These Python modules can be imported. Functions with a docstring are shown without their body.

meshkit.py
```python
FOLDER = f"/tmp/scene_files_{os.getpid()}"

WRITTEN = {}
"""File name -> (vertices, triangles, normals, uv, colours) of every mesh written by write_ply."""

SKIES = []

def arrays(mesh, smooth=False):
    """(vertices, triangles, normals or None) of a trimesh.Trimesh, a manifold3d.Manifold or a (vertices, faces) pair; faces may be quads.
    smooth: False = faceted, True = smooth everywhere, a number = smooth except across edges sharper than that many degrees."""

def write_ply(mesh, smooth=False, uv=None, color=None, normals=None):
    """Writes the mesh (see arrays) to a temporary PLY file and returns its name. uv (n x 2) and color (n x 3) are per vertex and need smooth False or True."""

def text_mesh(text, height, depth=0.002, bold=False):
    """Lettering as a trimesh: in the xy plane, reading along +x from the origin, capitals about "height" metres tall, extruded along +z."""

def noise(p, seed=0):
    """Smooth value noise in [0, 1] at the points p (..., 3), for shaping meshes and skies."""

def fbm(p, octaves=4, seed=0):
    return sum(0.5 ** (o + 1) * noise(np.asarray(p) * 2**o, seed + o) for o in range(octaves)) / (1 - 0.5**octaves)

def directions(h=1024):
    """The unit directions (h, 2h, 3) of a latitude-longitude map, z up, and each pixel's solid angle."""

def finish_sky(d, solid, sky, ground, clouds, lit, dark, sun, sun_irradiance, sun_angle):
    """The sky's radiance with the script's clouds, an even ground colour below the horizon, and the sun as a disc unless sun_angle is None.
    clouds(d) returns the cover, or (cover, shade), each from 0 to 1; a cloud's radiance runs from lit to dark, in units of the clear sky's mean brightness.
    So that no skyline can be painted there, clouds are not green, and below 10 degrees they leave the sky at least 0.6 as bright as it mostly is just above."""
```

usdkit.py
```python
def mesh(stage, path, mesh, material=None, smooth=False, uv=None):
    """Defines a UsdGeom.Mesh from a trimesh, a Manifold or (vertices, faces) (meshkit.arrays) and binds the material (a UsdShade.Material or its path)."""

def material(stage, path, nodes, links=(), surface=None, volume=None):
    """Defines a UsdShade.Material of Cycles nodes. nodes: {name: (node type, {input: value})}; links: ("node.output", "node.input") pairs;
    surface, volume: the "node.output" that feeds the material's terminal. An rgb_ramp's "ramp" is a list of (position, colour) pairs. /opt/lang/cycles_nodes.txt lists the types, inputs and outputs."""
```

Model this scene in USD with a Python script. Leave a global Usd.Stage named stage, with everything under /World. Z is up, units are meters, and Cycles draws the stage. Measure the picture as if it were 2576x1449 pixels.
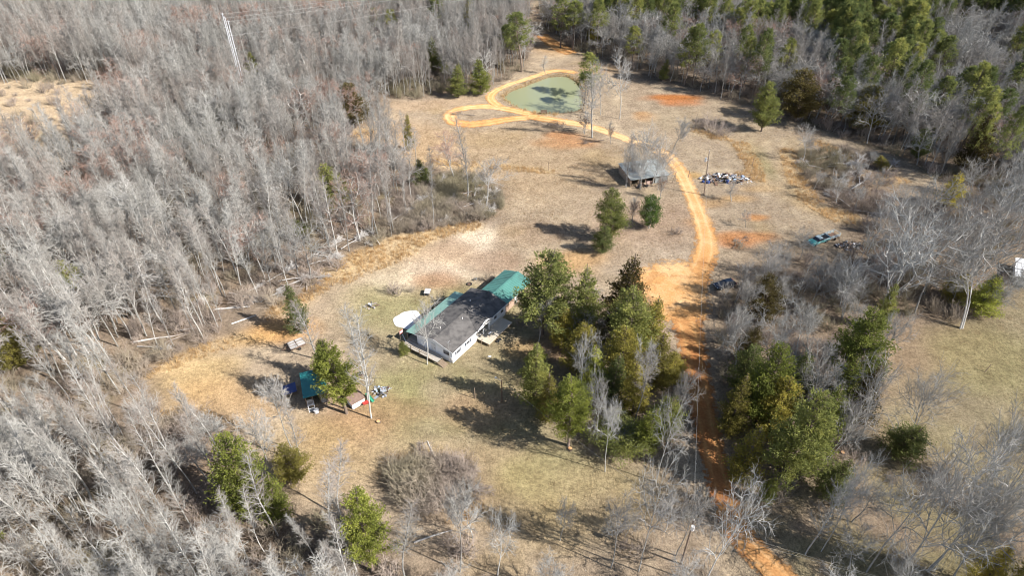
import math
import numpy as np
from scipy import ndimage
import shapely
from shapely.geometry import Polygon
import usdkit, meshkit
from pxr import Usd, UsdGeom, UsdLux, UsdShade, Sdf, Gf, Vt

stage = Usd.Stage.CreateInMemory()
UsdGeom.SetStageUpAxis(stage, 'Z'); UsdGeom.SetStageMetersPerUnit(stage, 1.0)
UsdGeom.Xform.Define(stage, '/World')

# ------------------------------------------------------------------ camera, sky, sun, exposure
CAM_H, PITCH, FOC = 86.0, math.radians(38.0), 1660.0
SUN_AZ, SUN_EL = math.radians(113.0), math.radians(38.0)
SUN_INT, SKY_STR, EXPOSURE = 1.25, 0.072, 1.1
cam = UsdGeom.Camera.Define(stage, '/World/camera')
cam.AddTranslateOp().Set(Gf.Vec3d(0, 0, CAM_H))
cam.AddRotateXOp().Set(90 - math.degrees(PITCH))
cam.CreateHorizontalApertureAttr(36.0); cam.CreateVerticalApertureAttr(36.0 * 577 / 1024)
cam.CreateFocalLengthAttr(36.0 * FOC / 2576); cam.CreateClippingRangeAttr(Gf.Vec2f(0.5, 6000))
cam.CreateExposureAttr(EXPOSURE)
dome = UsdLux.DomeLight.Define(stage, '/World/sky'); dome.CreateIntensityAttr(1.0)
sky_m = usdkit.material(stage, '/World/Looks/sky_air', {
    'sky': ('sky_texture', dict(sky_type='single_scattering', sun_disc=False, sun_elevation=SUN_EL, sun_rotation=SUN_AZ, altitude=200.0, air_density=1.0, aerosol_density=1.0, ozone_density=1.0)),
    'bg': ('background_shader', dict(strength=SKY_STR))}, [('sky.color', 'bg.color')], surface='bg.background')
UsdShade.MaterialBindingAPI.Apply(dome.GetPrim()).Bind(sky_m)
dome.GetPrim().SetCustomDataByKey('kind', 'structure')
sun = UsdLux.DistantLight.Define(stage, '/World/sun')
sun.CreateIntensityAttr(SUN_INT); sun.CreateNormalizeAttr(True); sun.CreateAngleAttr(0.55)
sun.CreateColorAttr(Gf.Vec3f(1.0, 0.965, 0.91))
sun.AddRotateZOp().Set(-math.degrees(SUN_AZ)); sun.AddRotateXOp().Set(math.degrees(SUN_EL) - 90)   # -z points away from the sun

# ------------------------------------------------------------------ measuring: map of the place from the survey picture
_c, _s = math.cos(PITCH), math.sin(PITCH)
def g(u, v, z=0.0):
    """ground point (x, y) seen at survey coordinates u, v"""
    x, y = (u - 1288) / FOC, (v - 724.5) / FOC
    dz = -_s - y * _c
    t = (z - CAM_H) / dz
    return np.array([x * t, (_c - y * _s) * t])
def height(u, vb, vt):
    Y = g(u, vb)[1]; k = (vt - 724.5) / FOC
    return Y * (k * _c + _s) / (k * _s - _c) + CAM_H
def ppm(u, v):
    x, y = g(u, v); return FOC / (y * _c + CAM_H * _s)
def poly(pts): return Polygon([g(*p) for p in pts]).buffer(0)
def fb(x, y, s, o=3, seed=0):
    return meshkit.fbm(np.stack([np.asarray(x) / s, np.asarray(y) / s, np.full(np.shape(x), 0.37 + seed * 3.1)], -1), o, seed)

# ------------------------------------------------------------------ regions
LEFT_EDGE = [(1330, 60), (1335, 120), (1325, 175), (1280, 200), (1225, 225), (1150, 232), (1060, 248), (960, 250), (935, 300), (885, 338), (915, 365), (985, 385),
             (1010, 425), (1055, 430), (1075, 405), (1110, 440), (1190, 430), (1265, 470), (1275, 515), (1240, 552), (1100, 578), (960, 612), (880, 650), (835, 695), (730, 758),
             (650, 800), (590, 850), (480, 885), (390, 925), (372, 980), (400, 1030), (480, 1060), (560, 1065), (575, 1120), (640, 1285), (760, 1320), (880, 1310), (930, 1350), (1010, 1480), (1010, 1800)]
P_LEFT = poly([(-700, -30), (1330, -30)] + LEFT_EDGE + [(-1500, 1800)])
P_CORR = poly([(-900, 212), (0, 205), (200, 200), (350, 206), (345, 250), (300, 330), (190, 415), (0, 430), (-900, 440)])
P_RIGHT = poly([(1352, -30), (1352, 60), (1392, 92), (1450, 128), (1560, 165), (1625, 200), (1700, 212), (1800, 252), (1900, 268), (2010, 303), (2120, 350), (2240, 385), (2330, 440),
                (2440, 475), (2560, 480), (3300, 470), (3300, -30)])
P_PINE = poly([(1352, -30), (1352, 60), (1420, 100), (1600, 110), (1950, 150), (2100, 230), (2300, 260), (2600, 250), (3300, 250), (3300, -30)])
P_OAKS = poly([(2150, 600), (2200, 545), (2290, 520), (2420, 480), (3000, 470), (3000, 610), (2560, 640), (2500, 800), (2380, 815), (2230, 830), (2200, 780), (2130, 720)])
P_STRIP = poly([(1815, 760), (1890, 690), (1990, 640), (2120, 700), (2200, 800), (2200, 960), (2160, 1100), (2110, 1210), (1960, 1240), (1850, 1180), (1815, 1000)])
P_BR = poly([(1880, 1260), (2030, 1225), (2160, 1150), (2330, 1150), (2400, 1250), (2700, 1270), (2700, 1800), (2040, 1800), (1960, 1449)])
P_CENTER = poly([(1420, 800), (1500, 770), (1610, 790), (1690, 860), (1700, 1000), (1705, 1170), (1640, 1200), (1500, 1150), (1400, 1130), (1360, 1050), (1310, 960), (1330, 880)])
P_BM = poly([(1010, 1330), (1120, 1310), (1260, 1400), (1500, 1370), (1700, 1290), (1780, 1290), (1860, 1449), (1900, 1800), (1010, 1800)])
P_MOUND = poly([(945, 1170), (1000, 1150), (1120, 1140), (1200, 1180), (1220, 1230), (1180, 1290), (1080, 1310), (1000, 1270)])
P_BRUSH = poly([(990, 560), (1000, 500), (1080, 440), (1190, 430), (1265, 470), (1275, 515), (1240, 552), (1100, 578), (1000, 600)])
P_BRUSHR = poly([(2000, 385), (2060, 375), (2170, 390), (2250, 450), (2300, 500), (2260, 560), (2170, 550), (2100, 525), (2030, 470)])
P_POND = poly([(1266, 244), (1288, 226), (1338, 206), (1384, 190), (1425, 188), (1448, 203), (1462, 225), (1468, 252), (1456, 274), (1400, 281), (1350, 279), (1305, 266)])
P_FIELDR = poly([(2215, 850), (2400, 810), (2520, 790), (2576, 690), (3200, 640), (3200, 1240), (2560, 1240), (2400, 1220), (2300, 1140), (2170, 1110), (2215, 1000)])
P_LAWN = poly([(880, 760), (1010, 690), (1180, 660), (1290, 720), (1380, 900), (1420, 1080), (1600, 1130), (1640, 1240), (1400, 1330), (1240, 1340), (1200, 1160), (1000, 1120), (930, 1000), (900, 880)])

# ------------------------------------------------------------------ raster maps of the ground (world space, 0.8 m)
CELL, X0, Y0, NX, NY = 0.8, -300.0, 10.0, 750, 430
_gx, _gy = np.meshgrid(X0 + CELL * np.arange(NX), Y0 + CELL * np.arange(NY))
_wx = _gx + 7 * (fb(_gx, _gy, 9, 3, 5) - .5); _wy = _gy + 7 * (fb(_gx, _gy, 9, 3, 6) - .5)
def raster(p, soft, warp=True):
    m = shapely.contains_xy(p, _wx if warp else _gx, _wy if warp else _gy).astype(float)
    return ndimage.gaussian_filter(m, soft / CELL) if soft else m
def look(m, x, y):
    if np.ndim(x) == 0: return float(look(m, np.array([x]), np.array([y]))[0])
    return ndimage.map_coordinates(m, [(np.asarray(y) - Y0) / CELL, (np.asarray(x) - X0) / CELL], order=1, mode='nearest')
def ss(a, b, x): t = np.clip((x - a) / (b - a), 0, 1); return t * t * (3 - 2 * t)
_pond = raster(P_POND, 1.3, False)
def gz(x, y):
    x, y = np.asarray(x, float), np.asarray(y, float)
    return 0.5 * (fb(x, y, 45, 2, 11) - .5) - 1.7 * ss(.12, .95, look(_pond, x, y))
WATER_Z = -0.55

def blob(u, v, ru, rv, soft=.5, seed=0):
    """soft uneven patch centred at u, v; radii in metres"""
    x, y = g(u, v)
    d = np.hypot((_gx - x) / ru, (_gy - y) / rv) + .9 * (fb(_gx, _gy, max(ru, 2) * .7, 3, seed + 20) - .5)
    return 1 - ss(1 - soft, 1 + soft * .6, d)

N1, N2, N3 = fb(_gx, _gy, 22, 4, 1), fb(_gx, _gy, 6, 3, 2), fb(_gx, _gy, 2.2, 2, 3)
def mixc(c, col, m): return c * (1 - m[..., None]) + np.array(col) * m[..., None]
C = np.zeros(_gx.shape + (3,)) + np.array((0.35, 0.28, 0.205))
C = mixc(C, (0.42, 0.34, 0.245), ss(.45, .7, N2))
C = mixc(C, (0.28, 0.215, 0.155), ss(.5, .72, N1) * .7)
C = mixc(C, (0.33, 0.24, 0.10), ss(.62, .8, fb(_gx, _gy, 12, 3, 8)) * .35)
C = mixc(C, (0.275, 0.242, 0.132), raster(P_LAWN, 3.5) * (.5 + .5 * ss(.4, .65, N2)))
C = mixc(C, (0.325, 0.275, 0.168), raster(P_FIELDR, 2.5) * (.6 + .4 * ss(.35, .65, N2)))
for (u, v, ru, rv, col, k) in [
        (1200, 600, 5, 14, (.60, .51, .40), .95), (1150, 660, 9, 6, (.58, .48, .37), .85), (1080, 680, 7, 5, (.52, .42, .32), .7), (985, 712, 6, 4, (.58, .49, .37), .85), (1240, 690, 7, 5, (.5, .41, .31), .7), (1110, 640, 9, 4, (.5, .38, .26), .7),
        (1240, 655, 7, 5, (.29, .2, .14), .7), (1100, 705, 6, 3, (.33, .18, .1), .6), (1130, 620, 6, 5, (.33, .23, .16), .5), (1330, 590, 10, 6, (.3, .21, .14), .4),
        (1640, 640, 14, 9, (.40, .325, .25), .8), (1640, 560, 16, 12, (.36, .26, .19), .6), (1560, 640, 8, 5, (.36, .28, .2), .5),
        (950, 760, 8, 7, (.3, .265, .15), .6), (1000, 790, 7, 6, (.285, .262, .14), .6), (985, 1000, 6, 6, (.29, .27, .13), .6),
        (930, 1030, 9, 5, (.3, .19, .11), .6), (860, 1090, 9, 5, (.4, .26, .15), .7), (1200, 1030, 9, 5, (.38, .26, .16), .6), (1330, 880, 5, 3, (.45, .3, .13), .6), (700, 830, 8, 4, (.5, .29, .12), .85), (620, 850, 7, 3, (.47, .3, .13), .7),
        (480, 940, 9, 6, (.45, .33, .17), .8), (430, 970, 7, 6, (.42, .31, .17), .7), (540, 990, 8, 5, (.43, .29, .15), .7), (600, 1040, 8, 4, (.43, .3, .17), .6),
        (1690, 245, 10, 3.5, (.42, .17, .06), 1.0), (1715, 258, 8, 3, (.45, .18, .07), .95), (1625, 292, 4, 4, (.5, .26, .1), .7), (1240, 95, 5, 7, (.55, .27, .1), .95), (1425, 360, 10, 4, (.44, .2, .08), .7), (1410, 340, 6, 3, (.44, .2, .08), .7),
        (1520, 172, 10, 5, (.42, .29, .17), .6), (1400, 120, 9, 12, (.43, .28, .15), .7), (1340, 240, 6, 2, (.42, .3, .18), .4),
        (1870, 596, 8, 2.5, (.47, .22, .09), .8), (1850, 612, 5, 2.5, (.46, .2, .08), .7), (1905, 547, 3, 1.5, (.5, .24, .09), .8), (1780, 510, 5, 3, (.42, .26, .12), .6), (1850, 500, 5, 2, (.47, .3, .14), .7), (1745, 440, 3, 2, (.5, .33, .14), .8), (1760, 560, 4, 3, (.42, .24, .12), .6),
        (1920, 475, 6, 2, (.45, .3, .15), .6), (1910, 400, 3, 14, (.29, .255, .13), .7), (1980, 480, 5, 8, (.4, .31, .2), .6), (1900, 360, 7, 7, (.42, .33, .22), .6), (1760, 300, 18, 12, (.38, .305, .215), .7), (1690, 300, 10, 9, (.37, .3, .21), .6),
        (1440, 660, 8, 5, (.5, .3, .12), .6), (1600, 800, 6, 8, (.42, .27, .15), .5), (1420, 870, 6, 5, (.33, .19, .1), .6),
        (900, 350, 8, 8, (.42, .27, .15), .6), (1000, 350, 20, 14, (.40, .275, .165), .5), (1250, 420, 34, 26, (.385, .275, .16), .4), (1060, 265, 16, 6, (.40, .29, .19), .5), (1160, 250, 12, 5, (.38, .28, .19), .5),
        (2300, 870, 16, 8, (.37, .26, .175), .6), (2250, 930, 9, 9, (.36, .27, .18), .5), (2480, 900, 12, 10, (.33, .29, .14), .6),
        (1190, 1170, 10, 6, (.38, .285, .165), .5), (1300, 1260, 7, 7, (.36, .26, .15), .5), (1400, 1200, 9, 6, (.31, .28, .13), .5), (1520, 1250, 9, 6, (.38, .29, .17), .5), (1430, 1330, 8, 5, (.37, .28, .15), .5),
        (930, 1130, 9, 7, (.37, .27, .155), .4), (770, 1110, 8, 5, (.36, .27, .14), .5), (860, 1190, 8, 6, (.38, .28, .15), .5)]:
    C = mixc(C, col, blob(u, v, ru, rv, .55, int(u + v) % 17) * k)
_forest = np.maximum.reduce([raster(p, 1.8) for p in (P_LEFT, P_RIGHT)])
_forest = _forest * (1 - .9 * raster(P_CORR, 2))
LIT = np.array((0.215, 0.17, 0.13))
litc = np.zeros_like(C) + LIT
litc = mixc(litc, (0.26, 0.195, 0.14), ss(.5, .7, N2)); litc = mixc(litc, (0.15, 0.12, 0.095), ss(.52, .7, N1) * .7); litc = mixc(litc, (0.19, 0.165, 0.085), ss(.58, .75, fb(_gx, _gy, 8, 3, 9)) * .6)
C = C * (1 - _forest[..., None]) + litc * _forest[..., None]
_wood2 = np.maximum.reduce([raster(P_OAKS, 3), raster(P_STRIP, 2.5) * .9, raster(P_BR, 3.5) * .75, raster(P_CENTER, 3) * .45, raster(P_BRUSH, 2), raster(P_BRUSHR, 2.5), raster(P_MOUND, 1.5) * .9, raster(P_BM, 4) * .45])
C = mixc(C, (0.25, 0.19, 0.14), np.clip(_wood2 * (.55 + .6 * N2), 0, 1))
C = mixc(C, (0.275, 0.24, 0.13), raster(P_BR, 4) * ss(.35, .6, N2) * .75)
C = mixc(C, (0.42, 0.33, 0.225), raster(P_CORR, 3) * .7)
def band(pts, w): return shapely.LineString([g(*p) for p in pts]).buffer(w / 2)
TG = shapely.union_all([band([(690, 790), (740, 760), (790, 730), (850, 690), (900, 645), (960, 622), (1100, 588), (1190, 565)], 4.5), band([(390, 935), (480, 893), (585, 862)], 3.5), band([(1062, 405), (1200, 418), (1290, 425), (1385, 432)], 3), band([(1100, 450), (1190, 425)], 3),
    band([(1865, 365), (1890, 410), (1905, 450)], 5), band([(1985, 385), (2000, 440), (2030, 500), (2100, 545), (2150, 555)], 5.5), band([(2050, 360), (2150, 400)], 4), band([(1750, 330), (1790, 345), (1835, 350)], 3), band([(2180, 440), (2270, 455)], 4), band([(960, 1180), (1000, 1152), (1060, 1145)], 2.5), band([(1150, 1310), (1190, 1290)], 3),
    band([(1290, 268), (1340, 284), (1400, 288)], 2), band([(890, 340), (960, 330)], 4), poly([(1095, 600), (1040, 640), (1000, 660), (930, 690), (860, 720), (850, 690), (960, 625)]), band([(1860, 440), (1900, 430)], 3), band([(400, 1040), (520, 1040)], 2), P_POND.exterior.buffer(.9)])
C = mixc(C, (0.50, 0.37, 0.21), raster(TG, 1.0) * (.45 + .5 * N2))
_bank = np.clip(ss(.02, .12, _pond) , 0, 1)
C = mixc(C, (0.27, 0.205, 0.13), _bank * .8); C = mixc(C, (0.16, 0.13, 0.07), ss(.3, .6, _pond))
C *= (0.74 + .26 * N3 + .22 * fb(_gx, _gy, 3.6, 3, 14))[..., None] * np.array((.96, .955, .955))

# ------------------------------------------------------------------ prim helpers
_names = {}
def numbered(path):
    n = _names.get(path, 0); _names[path] = n + 1
    return path if n == 0 else f'{path}_{n:03d}'
def tag(prim, label=None, cat=None, group=None, kind=None):
    for k, t in (('label', label), ('category', cat), ('group', group), ('kind', kind)):
        if t: prim.SetCustomDataByKey(k, t)
    return prim
def thing(name, label, cat, loc=(0, 0, 0), rotz=0.0, group=None, scale=None, ref=None, kind=None):
    x = UsdGeom.Xform.Define(stage, numbered('/World/' + name))
    if ref: x.GetPrim().GetReferences().AddInternalReference(ref); x.GetPrim().SetInstanceable(True)
    x.AddTranslateOp().Set(Gf.Vec3d(*map(float, loc))); x.AddRotateZOp().Set(float(math.degrees(rotz)))
    if scale is not None: x.AddScaleOp().Set(Gf.Vec3f(*map(float, scale)))
    return tag(x.GetPrim(), label, cat, group, kind)
class MB:
    def __init__(self): self.v, self.f, self.n = [], [], 0
    def add(self, v, f):
        v, f = np.asarray(v, float).reshape(-1, 3), np.asarray(f, int)
        if f.shape[1] == 4: f = np.vstack([f[:, [0, 1, 2]], f[:, [0, 2, 3]]])
        self.v.append(v); self.f.append(f + self.n); self.n += len(v); return self
    def box(self, lo, hi, rz=0.0, about=None, ch=0.0):
        lo, hi = np.minimum(lo, hi).astype(float), np.maximum(lo, hi).astype(float)
        x0, y0, z0 = lo; x1, y1, z1 = hi
        v = np.array([(x, y, z) for z in (z0, z1) for y in (y0, y1) for x in (x0, x1)])
        if rz:
            c = np.array(about) if about is not None else (lo + hi) / 2
            ca, sa = math.cos(rz), math.sin(rz); d = v - [c[0], c[1], 0]
            v = np.stack([c[0] + d[:, 0] * ca - d[:, 1] * sa, c[1] + d[:, 0] * sa + d[:, 1] * ca, v[:, 2]], 1)
        return self.add(v, [(0, 2, 3, 1), (4, 5, 7, 6), (0, 1, 5, 4), (1, 3, 7, 5), (3, 2, 6, 7), (2, 0, 4, 6)])
    def hexa(self, bottom, top):
        return self.add(list(bottom) + list(top), [(3, 2, 1, 0), (4, 5, 6, 7), (0, 1, 5, 4), (1, 2, 6, 5), (2, 3, 7, 6), (3, 0, 4, 7)])
    def slab(self, quad, t):
        """a plate: quad given counter-clockwise seen from above, thickness t below"""
        q = np.asarray(quad, float); n = np.cross(q[1] - q[0], q[3] - q[0]); n /= np.linalg.norm(n)
        return self.hexa(q - n * t, q)
    def tube(self, pts, r, sides=6):
        p = np.asarray(pts, float)[None]; rr = np.broadcast_to(np.asarray(r, float), (p.shape[1],))[None]
        v, f = tubes(p, rr, sides)
        k = len(p[0]) * sides
        return self.add(np.vstack([v, p[0][[0, -1]]]), np.vstack([f, [(k, (j + 1) % sides, j) for j in range(sides)], [(k + 1, k - sides + j, k - sides + (j + 1) % sides) for j in range(sides)]]))
    def disc(self, c, r, h, n=20, r2=None):
        a = np.arange(n) * 2 * np.pi / n; r2 = r if r2 is None else r2
        lo = np.stack([c[0] + r * np.cos(a), c[1] + r * np.sin(a), np.full(n, c[2])], 1); hi = np.stack([c[0] + r2 * np.cos(a), c[1] + r2 * np.sin(a), np.full(n, c[2] + h)], 1)
        v = np.vstack([lo, hi, [c], [(c[0], c[1], c[2] + h)]])
        f = [(i, (i + 1) % n, n + (i + 1) % n) for i in range(n)] + [(i, n + (i + 1) % n, n + i) for i in range(n)] + [(2 * n, (i + 1) % n, i) for i in range(n)] + [(2 * n + 1, n + i, n + (i + 1) % n) for i in range(n)]
        return self.add(v, f)
    def ring(self, c, R, r, axis='z', n=18, m=8):
        a, b = np.meshgrid(np.arange(n) * 2 * np.pi / n, np.arange(m) * 2 * np.pi / m, indexing='ij')
        x, y, z = (R + r * np.cos(b)) * np.cos(a), (R + r * np.cos(b)) * np.sin(a), r * np.sin(b)
        p = {'z': (x, y, z), 'y': (x, z, y), 'x': (z, x, y)}[axis]
        i, j = np.meshgrid(np.arange(n), np.arange(m), indexing='ij')
        q = np.stack([i * m + j, (i + 1) % n * m + j, (i + 1) % n * m + (j + 1) % m, i * m + (j + 1) % m], -1).reshape(-1, 4)
        return self.add(np.stack(p, -1).reshape(-1, 3) + np.array(c), q)
    def get(self): return np.vstack(self.v), np.vstack(self.f)
    def build(self, name, mat, parent=None, smooth=False, label=None):
        base = '/World' if parent is None else str(parent.GetPath())
        m = usdkit.mesh(stage, numbered(base + '/' + name), self.get(), mat, smooth)
        if label: tag(m.GetPrim(), label)
        return m.GetPrim()

def frame(t):
    t = t / (np.linalg.norm(t, axis=-1, keepdims=True) + 1e-12)
    ref = np.where(np.abs(t[..., 2:3]) < .9, np.array([0, 0, 1.0]), np.array([1.0, 0, 0]))
    a = np.cross(t, ref); a /= np.linalg.norm(a, axis=-1, keepdims=True) + 1e-12
    return t, a, np.cross(t, a)
def tubes(P, R, sides):
    N, n, _ = P.shape
    _, a, b = frame(np.gradient(P, axis=1))
    ang = np.arange(sides) * 2 * np.pi / sides
    v = P[:, :, None] + R[:, :, None, None] * (np.cos(ang)[:, None] * a[:, :, None] + np.sin(ang)[:, None] * b[:, :, None])
    k, i, j = np.meshgrid(np.arange(N), np.arange(n - 1), np.arange(sides), indexing='ij')
    o = k * n * sides; j2 = (j + 1) % sides
    q = np.stack([o + i * sides + j, o + i * sides + j2, o + (i + 1) * sides + j2, o + (i + 1) * sides + j], -1).reshape(-1, 4)
    return v.reshape(-1, 3), np.vstack([q[:, [0, 1, 2]], q[:, [0, 2, 3]]])

# ------------------------------------------------------------------ materials
def M(name, nodes, links, surface): return usdkit.material(stage, '/World/Looks/' + name, nodes, links, surface=surface)
def plain(name, col, rough=.7, metal=0.0, var=.18, scale=3.0, spec=.3, bump=0.0, dirt=None):
    col = np.array(col, float)
    nodes = {'pos': ('geometry', {}), 'n': ('noise_texture', dict(scale=scale, detail=4.0, roughness=.6)),
             'r': ('rgb_ramp', {'ramp': [(.25, col * (1 - var)), (.5, col), (.75, np.minimum(col * (1 + var), .95))] if dirt is None else [(.3, dirt), (.5, col), (.8, np.minimum(col * (1 + var), .95))]}),
             'p': ('principled_bsdf', dict(roughness=rough, metallic=metal, specular_ior_level=spec))}
    links = [('pos.position', 'n.vector'), ('n.fac', 'r.fac'), ('r.color', 'p.base_color')]
    if bump:
        nodes['b'] = ('bump', dict(strength=bump, distance=.05)); links += [('n.fac', 'b.height'), ('b.normal', 'p.normal')]
    return M(name, nodes, links, 'p.BSDF')
def bark(name, a, b, clump=(0.0, 0, 0), k=0.0):
    """bark: two tones along the stem, varied from tree to tree"""
    nodes = {'pos': ('geometry', {}), 'n': ('noise_texture', dict(scale=.9, detail=4.0, roughness=.65)), 'oi': ('object_info', {}), 'add': ('math', dict(math_type='multiply_add', value2=.5, value3=-.25)),
             'sum': ('math', dict(math_type='add')), 'r': ('rgb_ramp', {'ramp': [(.2, a), (.8, b)]}),
             'n2': ('noise_texture', dict(scale=.045, detail=2.0)), 'r2': ('rgb_ramp', {'ramp': [(.46, (0, 0, 0)), (.62, (k, k, k))]}), 'mx': ('mix_color', dict(blend_type='mix', b=clump)),
             'p': ('diffuse_bsdf', dict(roughness=.6))}
    return M(name, nodes, [('pos.position', 'n.vector'), ('pos.position', 'n2.vector'), ('oi.random', 'add.value1'), ('add.value', 'sum.value1'), ('n.fac', 'sum.value2'), ('sum.value', 'r.fac'),
                           ('n2.fac', 'r2.fac'), ('r2.color', 'mx.fac'), ('r.color', 'mx.a'), ('mx.result', 'p.color')], 'p.BSDF')
def leaf(name, dark, mid, light, trans=.25):
    nodes = {'pos': ('geometry', {}), 'n': ('noise_texture', dict(scale=.55, detail=3.0)), 'oi': ('object_info', {}), 'm1': ('math', dict(math_type='multiply_add', value2=.4, value3=-.2)),
             'm2': ('math', dict(math_type='multiply_add', value2=.3, value3=-.15)), 's1': ('math', dict(math_type='add')), 's2': ('math', dict(math_type='add')),
             'r': ('rgb_ramp', {'ramp': [(.2, dark), (.5, mid), (.8, light)]}), 'd': ('diffuse_bsdf', {}), 't': ('translucent_bsdf', {}), 'x': ('mix_closure', dict(fac=trans))}
    return M(name, nodes, [('pos.position', 'n.vector'), ('oi.random', 'm1.value1'), ('pos.random_per_island', 'm2.value1'), ('m1.value', 's1.value1'), ('n.fac', 's1.value2'), ('s1.value', 's2.value1'), ('m2.value', 's2.value2'),
                           ('s2.value', 'r.fac'), ('r.color', 'd.color'), ('r.color', 't.color'), ('d.BSDF', 'x.closure1'), ('t.BSDF', 'x.closure2')], 'x.closure')
m_ground = M('ground_cover', {
    'at': ('attribute', dict(attribute='Cd')), 'pos': ('geometry', {}),
    'n1': ('noise_texture', dict(scale=1.6, detail=5.0, roughness=.72)), 'n2': ('noise_texture', dict(scale=.33, detail=3.0, roughness=.6)),
    'r1': ('rgb_ramp', {'ramp': [(.25, (.52, .5, .48)), (.5, (1, 1, 1)), (.75, (1.42, 1.4, 1.36))]}), 'r2': ('rgb_ramp', {'ramp': [(.3, (.8, .78, .76)), (.7, (1.16, 1.16, 1.14))]}),
    'a': ('mix_color', dict(blend_type='multiply', fac=1.0, use_clamp=False)), 'b': ('mix_color', dict(blend_type='multiply', fac=1.0)),
    'n3': ('noise_texture', dict(scale=5.5, detail=4.0, roughness=.75)), 'r3': ('rgb_ramp', {'ramp': [(.3, (.66, .65, .63)), (.5, (1, 1, 1)), (.7, (1.34, 1.33, 1.3))]}), 'c': ('mix_color', dict(blend_type='multiply', fac=1.0, use_clamp=False)), 'hs': ('math', dict(math_type='add')),
    'bp': ('bump', dict(strength=1.0, distance=.35)), 'p': ('diffuse_bsdf', dict(roughness=.9))},
    [('pos.position', 'n1.vector'), ('pos.position', 'n2.vector'), ('n1.fac', 'r1.fac'), ('n2.fac', 'r2.fac'), ('at.color', 'a.a'), ('r1.color', 'a.b'), ('a.result', 'b.a'), ('r2.color', 'b.b'), ('pos.position', 'n3.vector'), ('n3.fac', 'r3.fac'), ('b.result', 'c.a'), ('r3.color', 'c.b'), ('c.result', 'p.color'), ('n1.fac', 'hs.value1'), ('n3.fac', 'hs.value2'),
     ('hs.value', 'bp.height'), ('bp.normal', 'p.normal')], 'p.BSDF')
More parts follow.
